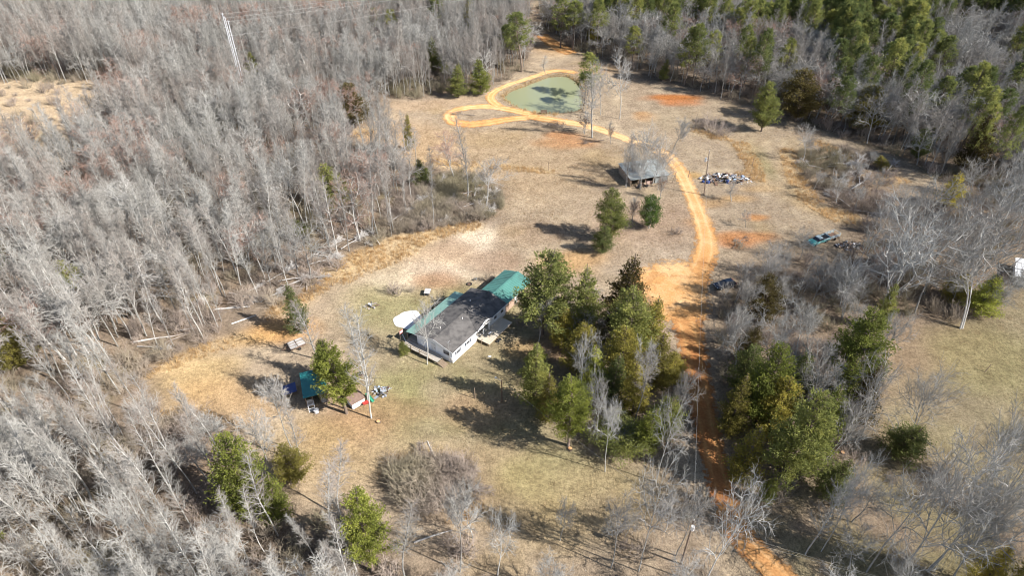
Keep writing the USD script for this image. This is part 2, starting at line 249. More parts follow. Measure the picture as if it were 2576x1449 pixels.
def dirt_mat(name, a, b, c):
    return M(name, {'at': ('attribute', dict(attribute='across')), 'along': ('attribute', dict(attribute='tone')), 'pos': ('geometry', {}),
        'n': ('noise_texture', dict(scale=.5, detail=4.0, roughness=.65)), 'nf': ('noise_texture', dict(scale=2.6, detail=4.0, roughness=.7)), 'ne': ('noise_texture', dict(scale=.8, detail=5.0, roughness=.75)),
        'q': ('math', dict(math_type='multiply_add', value2=.55, value3=.0)), 'q2': ('math', dict(math_type='add')), 'r': ('rgb_ramp', {'ramp': [(.25, a), (.55, b), (.85, c)]}),
        'rf': ('rgb_ramp', {'ramp': [(.3, (.78, .76, .72)), (.7, (1.18, 1.18, 1.18))]}), 'mu': ('mix_color', dict(blend_type='multiply', fac=1.0)),
        'e1': ('math', dict(math_type='multiply_add', value2=2.1, value3=-1.05)), 'e2': ('math', dict(math_type='add')), 'em': ('map_range', dict(from_min=.62, from_max=.98, to_min=0.0, to_max=1.0, clamp=True)),
        'bp': ('bump', dict(strength=.5, distance=.12)), 'd': ('diffuse_bsdf', dict(roughness=.8)), 'tr': ('transparent_bsdf', dict(color=(1, 1, 1))), 'x': ('mix_closure', {})},
        [('pos.position', 'n.vector'), ('pos.position', 'nf.vector'), ('n.fac', 'q.value1'), ('q.value', 'q2.value1'), ('along.fac', 'q2.value2'), ('q2.value', 'r.fac'), ('nf.fac', 'rf.fac'), ('r.color', 'mu.a'), ('rf.color', 'mu.b'), ('mu.result', 'd.color'),
         ('nf.fac', 'bp.height'), ('bp.normal', 'd.normal'), ('ne.fac', 'e1.value1'), ('pos.position', 'ne.vector'), ('e1.value', 'e2.value1'), ('at.fac', 'e2.value2'), ('e2.value', 'em.value'), ('em.result', 'x.fac'), ('d.BSDF', 'x.closure1'), ('tr.BSDF', 'x.closure2')], 'x.closure')
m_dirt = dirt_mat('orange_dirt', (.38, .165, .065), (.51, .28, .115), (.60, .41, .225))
m_water = M('pond_water', {'pos': ('geometry', {}), 'n': ('noise_texture', dict(scale=2.0, detail=2.0)), 'n2': ('noise_texture', dict(scale=.04, detail=1.0)), 'r': ('rgb_ramp', {'ramp': [(.35, (.235, .25, .15)), (.65, (.255, .265, .155))]}),
    'bp': ('bump', dict(strength=.06, distance=.05)), 'p': ('principled_bsdf', dict(roughness=.08, specular_ior_level=.5))},
    [('pos.position', 'n.vector'), ('pos.position', 'n2.vector'), ('n2.fac', 'r.fac'), ('r.color', 'p.base_color'), ('n.fac', 'bp.height'), ('bp.normal', 'p.normal')], 'p.BSDF')
m_pale = bark('pale_bark', (.16, .15, .135), (.44, .425, .395))
m_twig = bark('grey_twigs', (.20, .19, .172), (.385, .372, .345), (.27, .21, .175), .5)
m_dark = bark('dark_bark', (.23, .22, .20), (.50, .48, .45))
m_oakt = bark('oak_twigs', (.22, .212, .195), (.42, .408, .38), (.29, .24, .205), .4)
m_red = bark('red_twigs', (.27, .175, .135), (.38, .25, .20))
m_brush = bark('brush_twigs', (.20, .16, .13), (.40, .33, .28), (.25, .225, .13), .7)
m_dead = bark('dead_wood', (.33, .31, .29), (.58, .55, .52))
m_deadd = bark('dead_wood_brown', (.17, .13, .105), (.36, .31, .27))
m_pbark = bark('pine_bark', (.12, .09, .07), (.25, .195, .155))
m_cdark = leaf('cedar_dark', (0.131, 0.153, 0.059), (0.258, 0.273, 0.087), (0.483, 0.460, 0.138), .4)
m_colive = leaf('cedar_olive', (0.197, 0.176, 0.052), (0.412, 0.359, 0.087), (0.692, 0.560, 0.131), .4)
m_cgreen = leaf('cedar_green', (0.155, 0.177, 0.047), (0.331, 0.354, 0.078), (0.563, 0.551, 0.130), .4)
m_cbronze = leaf('cedar_bronze', (.085, .07, .03), (.155, .128, .05), (.25, .2, .08), .38)
m_pine = leaf('pine_needles', (0.127, 0.155, 0.061), (0.280, 0.295, 0.098), (0.532, 0.493, 0.151), .4)
m_bleaf = leaf('brown_leaves', (.14, .07, .04), (.22, .11, .065), (.30, .16, .09))
m_bright = leaf('bright_leaves', (.07, .11, .03), (.13, .19, .05), (.2, .26, .08))
m_straw = leaf('straw_blades', (.42, .27, .13), (.62, .43, .22), (.76, .60, .38), .45)
m_field = leaf('field_blades', (.34, .24, .14), (.52, .39, .245), (.68, .55, .38), .45)
m_white = plain('white_siding', (.74, .74, .75), .55, var=.06, scale=1.2)
m_offw = plain('off_white', (.62, .60, .58), .6, var=.12, scale=2)
m_shing = plain('grey_shingles', (.105, .097, .092), .9, var=.5, scale=.9, bump=.3, dirt=(.055, .052, .052))
m_green = plain('green_metal', (.075, .20, .17), .42, var=.25, scale=.5, spec=.5, dirt=(.06, .14, .12))
m_green2 = plain('pale_green_metal', (.20, .335, .285), .45, var=.14, scale=.7, spec=.5)
m_teal = plain('teal_metal', (.03, .19, .19), .4, var=.25, scale=.8, spec=.5)
m_glass = M('window_glass', {'p': ('principled_bsdf', dict(base_color=(.03, .035, .045), roughness=.08, specular_ior_level=.6))}, [], 'p.BSDF')
m_shut = plain('dark_shutter', (.055, .065, .085), .5)
m_deck = plain('weathered_deck', (.50, .43, .33), .8, var=.2, scale=2.5)
m_deckg = plain('grey_deck', (.38, .345, .30), .85, var=.22, scale=3)
m_wood = plain('raw_wood', (.28, .21, .15), .85, var=.25, scale=3)
m_greyw = plain('grey_planks', (.42, .40, .385), .85, var=.25, scale=4)
m_tarp = plain('white_liner', (.66, .66, .67), .6, var=.2, scale=1.1, dirt=(.48, .46, .43), bump=.3)
m_black = plain('black_rubber', (.02, .02, .022), .8)
m_iron = plain('rusty_iron', (.14, .085, .06), .8, var=.4, scale=5)
m_galv = plain('galvanised_metal', (.50, .52, .55), .38, metal=.55, var=.15, scale=1.5, spec=.5)
m_barn = plain('barn_metal', (.25, .27, .265), .65, var=.22, scale=.5, spec=.3, dirt=(.2, .185, .165))
m_car = M('dark_blue_paint', {'p': ('principled_bsdf', dict(base_color=(.006, .010, .022), roughness=.22, specular_ior_level=.6, coat_weight=.8, coat_roughness=.06))}, [], 'p.BSDF')
m_truck = plain('faded_teal_paint', (.10, .30, .30), .5, var=.3, scale=1.6, dirt=(.17, .2, .2))
m_truck2 = plain('faded_blue_grey', (.30, .37, .40), .55, var=.25, scale=1.6)
m_blue = plain('blue_tarp', (.05, .075, .20), .55, var=.3, scale=1.2)
m_redp = plain('red_paint', (.5, .05, .04), .5)
m_plast = plain('green_plastic', (.03, .22, .13), .4)
m_brownr = plain('brown_felt', (.20, .135, .105), .85, var=.3, scale=2.5)
m_pole = plain('pole_wood', (.20, .15, .115), .85, var=.3, scale=2)
m_paleP = plain('pale_steel_pole', (.58, .58, .61), .5, var=.08)
m_wire = plain('bright_wire', (.42, .41, .39), .5, metal=.2)
m_stump = plain('cut_stump', (.6, .34, .16), .8)
m_scrap = [m_white, m_galv, m_black, m_black, m_iron, m_iron, m_wood, m_blue, m_greyw, plain('pale_blue_sheet', (.35, .45, .58), .5), plain('grey_sheet', (.25, .25, .26), .6)]

# ------------------------------------------------------------------ ground, roads, water
def grid(xs, ys, zf, color=None, extra=None):
    X, Y = np.meshgrid(xs, ys); Z = zf(X, Y); n, m = X.shape
    i, j = np.meshgrid(np.arange(n - 1), np.arange(m - 1), indexing='ij')
    q = np.stack([i * m + j, i * m + j + 1, (i + 1) * m + j + 1, (i + 1) * m + j], -1).reshape(-1, 4)
    return np.stack([X, Y, Z], -1).reshape(-1, 3), q
def quadmesh(path, v, q, mat, primvars=()):
    m = UsdGeom.Mesh.Define(stage, path)
    m.CreatePointsAttr(Vt.Vec3fArray.FromNumpy(v.astype(np.float32))); m.CreateFaceVertexCountsAttr(Vt.IntArray.FromNumpy(np.full(len(q), q.shape[1], np.int32)))
    m.CreateFaceVertexIndicesAttr(Vt.IntArray.FromNumpy(q.astype(np.int32).ravel())); m.CreateSubdivisionSchemeAttr('none')
    for name, arr in primvars:
        arr = np.asarray(arr, np.float32)
        pv = UsdGeom.PrimvarsAPI(m).CreatePrimvar(name, Sdf.ValueTypeNames.Color3fArray if arr.ndim == 2 else Sdf.ValueTypeNames.FloatArray, 'vertex')
        pv.Set(Vt.Vec3fArray.FromNumpy(arr) if arr.ndim == 2 else Vt.FloatArray.FromNumpy(arr))
    UsdShade.MaterialBindingAPI.Apply(m.GetPrim()).Bind(mat)
    return m.GetPrim()
xs = np.concatenate([[-4000, -1500, -700, -420], np.arange(-296, 297, 1.0), [420, 700, 1500, 4000]])
ys = np.concatenate([[-3000, -800, -200, -40], np.arange(12, 352, .9), [420, 700, 1500, 5000]])
v, q = grid(xs, ys, gz)
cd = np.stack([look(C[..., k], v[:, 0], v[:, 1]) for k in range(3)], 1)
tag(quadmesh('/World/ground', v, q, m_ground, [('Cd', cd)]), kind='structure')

def strip(name, pts, width, tone=.3, lift=.05, closed=False, ruts=True):
    p = np.array([g(*a[:2]) for a in pts]); w = np.array([a[2] if len(a) > 2 else width for a in pts], float)
    tn = np.array([a[3] if len(a) > 3 else tone for a in pts], float)
    if closed: p, w, tn = np.vstack([p, p[:1]]), np.append(w, w[0]), np.append(tn, tn[0])
    d = np.concatenate([[0], np.cumsum(np.linalg.norm(np.diff(p, axis=0), axis=1))])
    from scipy.interpolate import CubicSpline, PchipInterpolator
    s = np.linspace(0, d[-1], max(8, int(d[-1] / .8)))
    cs = CubicSpline(d, p, bc_type='periodic' if closed else 'natural'); c = cs(s); t = cs(s, 1); t /= np.linalg.norm(t, axis=1, keepdims=True)
    nrm = np.stack([-t[:, 1], t[:, 0]], 1); ww = PchipInterpolator(d, w)(s) / 2 * (1.18 + .35 * (fb(s, 0 * s + len(pts), 6, 3, 33) - .5))
    ac = np.linspace(-1, 1, 17)
    P = c[:, None] + nrm[:, None] * (ww[:, None] * ac)[..., None]
    rut = np.exp(-((np.abs(ac) - .38) / .13) ** 2) if ruts else 0 * ac
    Z = gz(P[..., 0], P[..., 1]) + lift - .04 * rut
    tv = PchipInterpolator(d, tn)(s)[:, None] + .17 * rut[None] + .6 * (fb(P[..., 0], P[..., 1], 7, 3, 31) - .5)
    n, m = len(s), 17
    i, j = np.meshgrid(np.arange(n - 1), np.arange(m - 1), indexing='ij')
    q = np.stack([i * m + j, i * m + j + 1, (i + 1) * m + j + 1, (i + 1) * m + j], -1).reshape(-1, 4)
    end = np.ones(n) * 0
    if not closed:
        e = np.minimum(s, d[-1] - s); end = np.clip(1 - e / 3.0, 0, 1)
    acr = np.maximum(np.abs(ac)[None] * np.ones((n, 1)), end[:, None])
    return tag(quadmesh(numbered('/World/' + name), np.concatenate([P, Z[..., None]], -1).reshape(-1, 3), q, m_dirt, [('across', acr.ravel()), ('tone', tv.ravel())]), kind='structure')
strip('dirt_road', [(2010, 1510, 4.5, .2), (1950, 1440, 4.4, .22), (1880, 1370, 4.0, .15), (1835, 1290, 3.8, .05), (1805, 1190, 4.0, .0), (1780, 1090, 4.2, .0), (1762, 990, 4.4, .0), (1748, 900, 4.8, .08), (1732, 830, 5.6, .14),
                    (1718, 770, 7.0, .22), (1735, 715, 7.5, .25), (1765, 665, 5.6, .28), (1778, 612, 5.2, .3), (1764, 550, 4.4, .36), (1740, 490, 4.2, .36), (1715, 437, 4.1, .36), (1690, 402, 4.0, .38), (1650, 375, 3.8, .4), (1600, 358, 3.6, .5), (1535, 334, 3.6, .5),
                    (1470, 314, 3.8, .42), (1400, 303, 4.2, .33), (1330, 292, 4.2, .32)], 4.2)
strip('parking_area', [(1760, 695, 12, .38), (1690, 706, 13, .45), (1640, 716, 12, .38), (1590, 722, 9, .2)], 12, lift=.075, ruts=False)
strip('parking_area', [(1700, 690, 9, .35), (1700, 740, 12, .4), (1725, 810, 9, .25)], 12, lift=.10, ruts=False)
strip('loop_track', [(1340, 293, 4), (1290, 277, 3.8), (1235, 268, 3.8), (1180, 270, 3.8), (1145, 278, 3.8), (1131, 292, 4), (1150, 309, 4.6, .2), (1200, 312, 5, .15), (1260, 303, 4.2, .2), (1310, 297, 4)], 4, tone=.33, lift=.07, closed=True)
strip('pond_track', [(1262, 270, 3.0), (1240, 256, 3.2), (1234, 245, 3.2), (1248, 228, 2.8), (1290, 210, 2.6), (1345, 192, 2.6), (1400, 178, 3.2, .25), (1455, 184, 2.8, .3)], 3, tone=.33, lift=.09)
strip('woodland_track', [(1440, 135, 6, .1), (1395, 112, 6, .1), (1360, 85, 5, .1)], 6, tone=.1, lift=.06)
px, py = P_POND.buffer(2.5).exterior.xy
pc = np.array(P_POND.centroid.coords[0]); ring = np.stack([px, py], 1)[:-1]
pv = np.vstack([[(*pc, WATER_Z)], np.column_stack([ring, np.full(len(ring), WATER_Z)])]); k = len(ring)
ordr = 1 if Polygon(ring).exterior.is_ccw else -1
tag(quadmesh('/World/pond', pv, np.array([(0, 1 + i, 1 + (i + 1) % k)[::ordr] for i in range(k)]), m_water), kind='structure')

# ------------------------------------------------------------------ tree makers
def turn(d, ang, az):
    t, a, b = frame(d)
    return t * np.cos(ang)[:, None] + (a * np.cos(az)[:, None] + b * np.sin(az)[:, None]) * np.sin(ang)[:, None]
def grow(s, d, L, n, up, wander, rng):
    P = np.zeros((len(s), n, 3)); P[:, 0] = s; d = d / np.linalg.norm(d, axis=1, keepdims=True)
    for i in range(1, n):
        d = d + rng.normal(0, wander, d.shape) + np.array([0, 0, up]); d /= np.linalg.norm(d, axis=1, keepdims=True)
        P[:, i] = P[:, i - 1] + d * (L / (n - 1))[:, None]
    return P
def spawn(P, n, t0, t1, a0, a1, rng):
    N, m, _ = P.shape
    t = t0 + (t1 - t0) * (np.arange(n)[None] + rng.random((N, n))) / n
    f = t * (m - 1); i = np.minimum(f.astype(int), m - 2); w = (f - i)[..., None]; r = np.arange(N)[:, None]
    pos = P[r, i] * (1 - w) + P[r, i + 1] * w; d = P[r, i + 1] - P[r, i]
    az = rng.random((N, 1)) * 6.28 + np.arange(n)[None] * 2.4 + rng.normal(0, .4, (N, n))
    return pos.reshape(-1, 3), turn(d.reshape(-1, 3), rng.uniform(a0, a1, N * n), az.ravel()), t.ravel(), np.repeat(np.arange(N), n)
def twigs(mb, s, d, L, w, rng, bend=.25):
    """thin two-piece twigs, widest at the foot"""
    d = d / np.linalg.norm(d, axis=1, keepdims=True)
    side = np.cross(d, rng.normal(size=d.shape)); side /= np.linalg.norm(side, axis=1, keepdims=True) + 1e-9
    mid = s + d * (L * .5)[:, None]; tip = mid + (d + rng.normal(0, bend, d.shape) + [0, 0, bend * .7]) * (L * .5)[:, None]
    v = np.stack([s - side * w / 2, s + side * w / 2, mid + side * w * .33, mid - side * w * .33, tip], 1).reshape(-1, 3); b = np.arange(len(s))[:, None] * 5
    mb.add(v, np.vstack([b + [0, 1, 2], b + [0, 2, 3], b + [3, 2, 4]]))
def taper(r0, r1, n): return r0[:, None] * (1 - np.linspace(0, 1, n)[None]) + r1[:, None] * np.linspace(0, 1, n)[None]
CLS = '/World/tree_patterns'
stage.CreateClassPrim(CLS)
def pattern(name, parts):
    path = f'{CLS}/{name}'; stage.CreateClassPrim(path)
    UsdGeom.Xform.Define(stage, path)
    stage.GetPrimAtPath(path).SetSpecifier(Sdf.SpecifierClass)
    for pname, mb, mat, sm in parts: usdkit.mesh(stage, f'{path}/{pname}', mb.get(), mat, sm)
    return path
def slender(seed, H=20.0, clear=.35, n1=30, spread=.15, tr=m_pale, tw=m_twig, r0=.115, dens=1.0, wide=.03):
    rng = np.random.default_rng(seed); tb, cb = MB(), MB()
    T = grow(np.zeros((1, 3)) - [0, 0, .2], np.array([[rng.normal(0, .03), rng.normal(0, .03), 1]]), np.array([H]), 12, .06, .035, rng)
    tb.add(*tubes(T, taper(np.array([r0]), np.array([.03]), 12), 6))
    s, d, t, _ = spawn(T, n1, clear, .98, .45, .95, rng)
    L = H * spread * (1.15 - .95 * ((t - clear) / (1 - clear))) * rng.uniform(.6, 1.25, len(t)) + .5
    P = grow(s, d, L, 5, .14, .12, rng); tb.add(*tubes(P, taper(.018 + .016 * L, np.full(len(L), .010), 5), 3))
    s2, d2, t2, o = spawn(P, 6, .12, 1, .4, .9, rng); L2 = L[o] * rng.uniform(.25, .5, len(o)) * (1.15 - .6 * t2) + .3
    P2 = grow(s2, d2, L2, 3, .1, .15, rng); cb.add(*tubes(P2, taper(np.full(len(L2), .024), np.full(len(L2), .010), 3), 3))
    s3, d3, t3, o3 = spawn(P2, int(5 * dens), .1, 1, .3, .9, rng); twigs(cb, s3, d3, rng.uniform(.4, 1.0, len(s3)) * np.clip(L2[o3], .6, 1.2), wide, rng)
    return tb, cb
def spreading(seed, H=16.0, W=14.0, tr=m_dark, tw=m_oakt, r0=.155, fork=.3, dens=1.0, lean=0.0, wide=.032, trunks=1):
    rng = np.random.default_rng(seed); tb, cb = MB(), MB()
    for k in range(trunks):
        a = rng.uniform(0, 6.28); ln = lean + (.15 if trunks > 1 else 0)
        T = grow(np.array([[.3 * math.cos(a) * (trunks > 1), .3 * math.sin(a) * (trunks > 1), -.2]]), np.array([[math.cos(a) * ln, math.sin(a) * ln, 1]]), np.array([H * .72]), 9, .04, .09, rng)
        tb.add(*tubes(T, taper(np.array([r0]), np.array([r0 * .3]), 9), 7))
        s, d, t, _ = spawn(T, 11, fork / .72, 1.0, .55, 1.15, rng)
        L = (W * .5) * rng.uniform(.7, 1.12, len(t)) * (1.2 - .4 * t)
        P = grow(s, d, L, 7, .06, .17, rng); R = taper(r0 * (.5 - .3 * t), np.full(len(t), .03), 7); tb.add(*tubes(P, R, 5))
        s1, d1, t1, o1 = spawn(P, 7, .2, 1, .45, 1.1, rng); L1 = L[o1] * rng.uniform(.3, .55, len(o1)) * (1.2 - .5 * t1)
        P1 = grow(s1, d1, L1, 5, .05, .19, rng); tb.add(*tubes(P1, taper(.035 + .012 * L1, np.full(len(L1), .018), 5), 3))
        s2, d2, t2, o2 = spawn(P1, 6, .15, 1, .4, 1.05, rng); L2 = L1[o2] * rng.uniform(.3, .55, len(o2)) + .2
        P2 = grow(s2, d2, L2, 3, .04, .18, rng); cb.add(*tubes(P2, taper(np.full(len(L2), .026), np.full(len(L2), .013), 3), 3))
        s3, d3, t3, o3 = spawn(P2, int(3.2 * dens), .1, 1, .3, .9, rng); twigs(cb, s3, d3, rng.uniform(.4, .95, len(s3)), wide, rng)
    return tb, cb
def shrub(seed, H=2.2, n=26, dens=5, wide=.025):
    rng = np.random.default_rng(seed); cb = MB()
    a, r = rng.uniform(0, 6.28, n), rng.uniform(0, .9, n); s = np.stack([r * np.cos(a), r * np.sin(a), np.full(n, -.05)], 1)
    d = np.stack([np.cos(a) * .5 * r + rng.normal(0, .25, n), np.sin(a) * .5 * r + rng.normal(0, .25, n), np.ones(n)], 1)
    L = H * rng.uniform(.6, 1.2, n); P = grow(s, d, L, 4, .02, .16, rng); cb.add(*tubes(P, taper(np.full(n, .034), np.full(n, .014), 4), 3))
    s2, d2, t2, o = spawn(P, dens, .2, 1, .3, .9, rng); P2 = grow(s2, d2, L[o] * rng.uniform(.25, .5, len(o)), 3, .05, .2, rng); cb.add(*tubes(P2, taper(np.full(len(o), .02), np.full(len(o), .01), 3), 3))
    s3, d3, t3, o3 = spawn(P2, dens - 2, .1, 1, .3, .9, rng); twigs(cb, s3, d3, rng.uniform(.25, .6, len(s3)), wide, rng, .35)
    return cb
def sprays(mb, pos, out, size, rng, blades=4, wd=.4, droop=0.0):
    """small leafy sprays: fans of pointed blades"""
    N = len(pos); out = out / (np.linalg.norm(out, axis=1, keepdims=True) + 1e-9)
    for b in range(blades):
        d = out + rng.normal(0, .6, (N, 3)) + [0, 0, .15 - droop]; d /= np.linalg.norm(d, axis=1, keepdims=True)
        sd = np.cross(d, rng.normal(size=(N, 3))); sd /= np.linalg.norm(sd, axis=1, keepdims=True) + 1e-9
        L = size * rng.uniform(.7, 1.3, N); w = (L * wd)[:, None]; m = pos + d * (L * .45)[:, None]
        v = np.stack([pos, m + sd * w / 2, pos + d * L[:, None], m - sd * w / 2], 1).reshape(-1, 3); i = np.arange(N)[:, None] * 4
        mb.add(v, np.vstack([i + [0, 1, 2], i + [0, 2, 3]]))
def cedar(seed, H=10.0, W=5.0, n=1500, top=.75, low=.08, size=.42, lump=.5):
    rng = np.random.default_rng(seed); tb, cb = MB(), MB()
    T = grow(np.zeros((1, 3)) - [0, 0, .2], np.array([[0, 0, 1.0]]), np.array([H * .95]), 8, .05, .03, rng); tb.add(*tubes(T, taper(np.array([.018 * H]), np.array([.02]), 8), 6))
    # boughs carry the sprays, so gaps and lumps follow real limbs
    nb = 120; t = low + (1 - low) * (np.arange(nb) + rng.random(nb)) / nb; az = np.arange(nb) * 2.4 + rng.normal(0, .35, nb)
    prof = np.minimum(1, ((t - low) / .16) ** .6 + .25) * np.clip(1 - t, 0, 1) ** top * 1.12
    R = W / 2 * prof * rng.uniform(1 - lump, 1.18, nb) + .12
    f = t * .95 * 7; i = np.minimum(f.astype(int), 6); base = T[0, i] + (T[0, i + 1] - T[0, i]) * (f - i)[:, None]
    dirn = np.stack([np.cos(az), np.sin(az), rng.uniform(.25, .75, nb)], 1)
    B = grow(base, dirn, R * 1.12, 4, .10, .1, rng); tb.add(*tubes(B, taper(np.full(nb, .05), np.full(nb, .012), 4), 3))
    k = rng.choice(nb, n, p=(R ** 1.5) / (R ** 1.5).sum()); u = rng.beta(2.2, 1.1, n); f = u * 3; i = np.minimum(f.astype(int), 2)
    pos = B[k, i] + (B[k, i + 1] - B[k, i]) * (f - i)[:, None] + rng.normal(0, 1, (n, 3)) * (.09 + .10 * R[k] * u)[:, None] * [1, 1, .6]
    out = pos - np.stack([T[0, 3, 0] + 0 * u, T[0, 3, 1] + 0 * u, pos[:, 2] - .35 * H * .25], 1)
    sprays(cb, pos, out, size, rng, 3, .38)
    return tb, cb
def pine(seed, H=20.0, W=8.0, low=.42, nb=62, size=.5):
    rng = np.random.default_rng(seed); tb, cb = MB(), MB()
    T = grow(np.zeros((1, 3)) - [0, 0, .2], np.array([[rng.normal(0, .03), 0, 1.0]]), np.array([H * .97]), 10, .05, .03, rng); tb.add(*tubes(T, taper(np.array([.22]), np.array([.04]), 10), 7))
    t = low + (1 - low) * ((np.arange(nb) + rng.random(nb)) / nb) ** .9; az = np.arange(nb) * 2.4 + rng.normal(0, .4, nb)
    R = W / 2 * np.clip((1 - t) / (1 - low), 0, 1) ** .55 * np.minimum(1, (t - low) / .12 + .45) * rng.uniform(.6, 1.15, nb) + .3
    f = t * 9; i = np.minimum(f.astype(int), 8); base = T[0, i] + (T[0, i + 1] - T[0, i]) * (f - i)[:, None]
    B = grow(base, np.stack([np.cos(az), np.sin(az), rng.uniform(.1, .6, nb)], 1), R, 4, .12, .12, rng); tb.add(*tubes(B, taper(np.full(nb, .06), np.full(nb, .015), 4), 3))
    s, d, tt, o = spawn(B, 6, .35, 1, .4, .9, rng); tipL = R[o] * .3; ends = s + d * (tipL * rng.uniform(.5, 1, len(s)))[:, None]
    pos = np.vstack([ends, B[:, -1]]); n0 = len(pos); out = np.vstack([d, B[:, -1] - B[:, -2]])
    for k in range(4): sprays(cb, pos + rng.normal(0, .22, pos.shape), out, size * .85, rng, 7, .16)
    return tb, cb

SL = [pattern(f'slender_tree_{i:03d}', [('trunk', a, m_pale, True), ('crown', b, m_twig, False)]) for i in range(7) for a, b in [slender(100 + i, H=[20, 21, 18, 22, 19, 17, 20][i], clear=[.38, .3, .42, .35, .25, .3, .45][i], n1=[30, 34, 28, 34, 32, 30, 26][i], spread=[.085, .11, .075, .09, .13, .10, .09][i])]]
RD = [pattern(f'red_tree_{i:03d}', [('trunk', a, m_dark, True), ('crown', b, m_red, False)]) for i in range(2) for a, b in [spreading(140 + i, 16, 12, fork=.25, r0=.16, dens=1.5)]]
SP = [pattern(f'spreading_tree_{i:03d}', [('trunk', a, [m_dark, m_pale, m_dark, m_pale, m_dark, m_dark][i], True), ('crown', b, m_oakt, False)]) for i in range(6)
      for a, b in [spreading(200 + i, H=[16, 15, 17, 14, 15, 16][i], W=[13, 11, 14, 11, 16, 12][i], fork=[.3, .35, .25, .3, .2, .33][i], trunks=[1, 1, 1, 1, 2, 2][i], dens=[1, 1, 1, 1, .9, .9][i])]]
SH = [pattern(f'shrub_{i:03d}', [('stems', shrub(300 + i, [2.2, 1.6, 2.8][i]), m_brush, False)]) for i in range(3)]
CS = {}
CED = [(10, 4.6, 5600, .75, .05, .18), (10, 3.6, 4600, .88, .05, .17), (10, 6.0, 6800, .6, .08, .20), (14, 6.5, 7000, .58, .18, .23)]
for tint, mat in (('dark', m_cdark), ('olive', m_colive), ('green', m_cgreen), ('bronze', m_cbronze)):
    CS[tint] = [pattern(f'cedar_{tint}_{i:03d}', [('trunk', a, m_pbark, True), ('crown', b, mat, False)]) for i, (H, W, n, tp, lo, sz) in enumerate(CED) for a, b in [cedar(400 + i, H, W, n, tp, lo, sz)]]
PN = [pattern(f'pine_{i:03d}', [('trunk', a, m_pbark, True), ('crown', b, m_pine, False)]) for i in range(4) for a, b in [pine(500 + i, 20, [8, 7, 9, 7][i], [.42, .5, .38, .3][i])]]
def leafoak(seed):
    rng = np.random.default_rng(seed); tb, cb = slender(seed, H=9, clear=.25, n1=24, spread=.3, r0=.11)
    v = cb.get()[0]; lb = MB(); pos = v[rng.choice(len(v), 420)]; pos = pos[pos[:, 2] < 7.5]; sprays(lb, pos, rng.normal(size=pos.shape), .22, rng, 2, .6, .4); return tb, cb, lb
LO = [pattern(f'leafy_oak_{i:03d}', [('trunk', a, m_dark, True), ('crown', b, m_oakt, False), ('dead_leaves', c, m_bleaf, False)]) for i in range(2) for a, b, c in [leafoak(600 + i)]]
a_, b_ = cedar(470, 8, 6, 4500, .45, .08, .25); BL = pattern('leafy_tree_000', [('trunk', a_, m_dark, True), ('crown', b_, m_bright, False)])
a_, b_ = cedar(471, 5, 10, 7000, .35, .0, .26, .25); BU = pattern('evergreen_bush_000', [('trunk', a_, m_dark, True), ('crown', b_, m_cdark, False)])
rngp = np.random.default_rng(9)
def plant(name, label, cat, path, xy, H, H0, W=None, W0=None, group=None, rot=None, sink=0.0):
    sz = H / H0; sx = (W / W0) if W else sz
    return thing(name, label, cat, (xy[0], xy[1], float(gz(*xy)) - sink), rngp.uniform(0, 6.28) if rot is None else rot, group, (sx, sx, sz), ref=path)

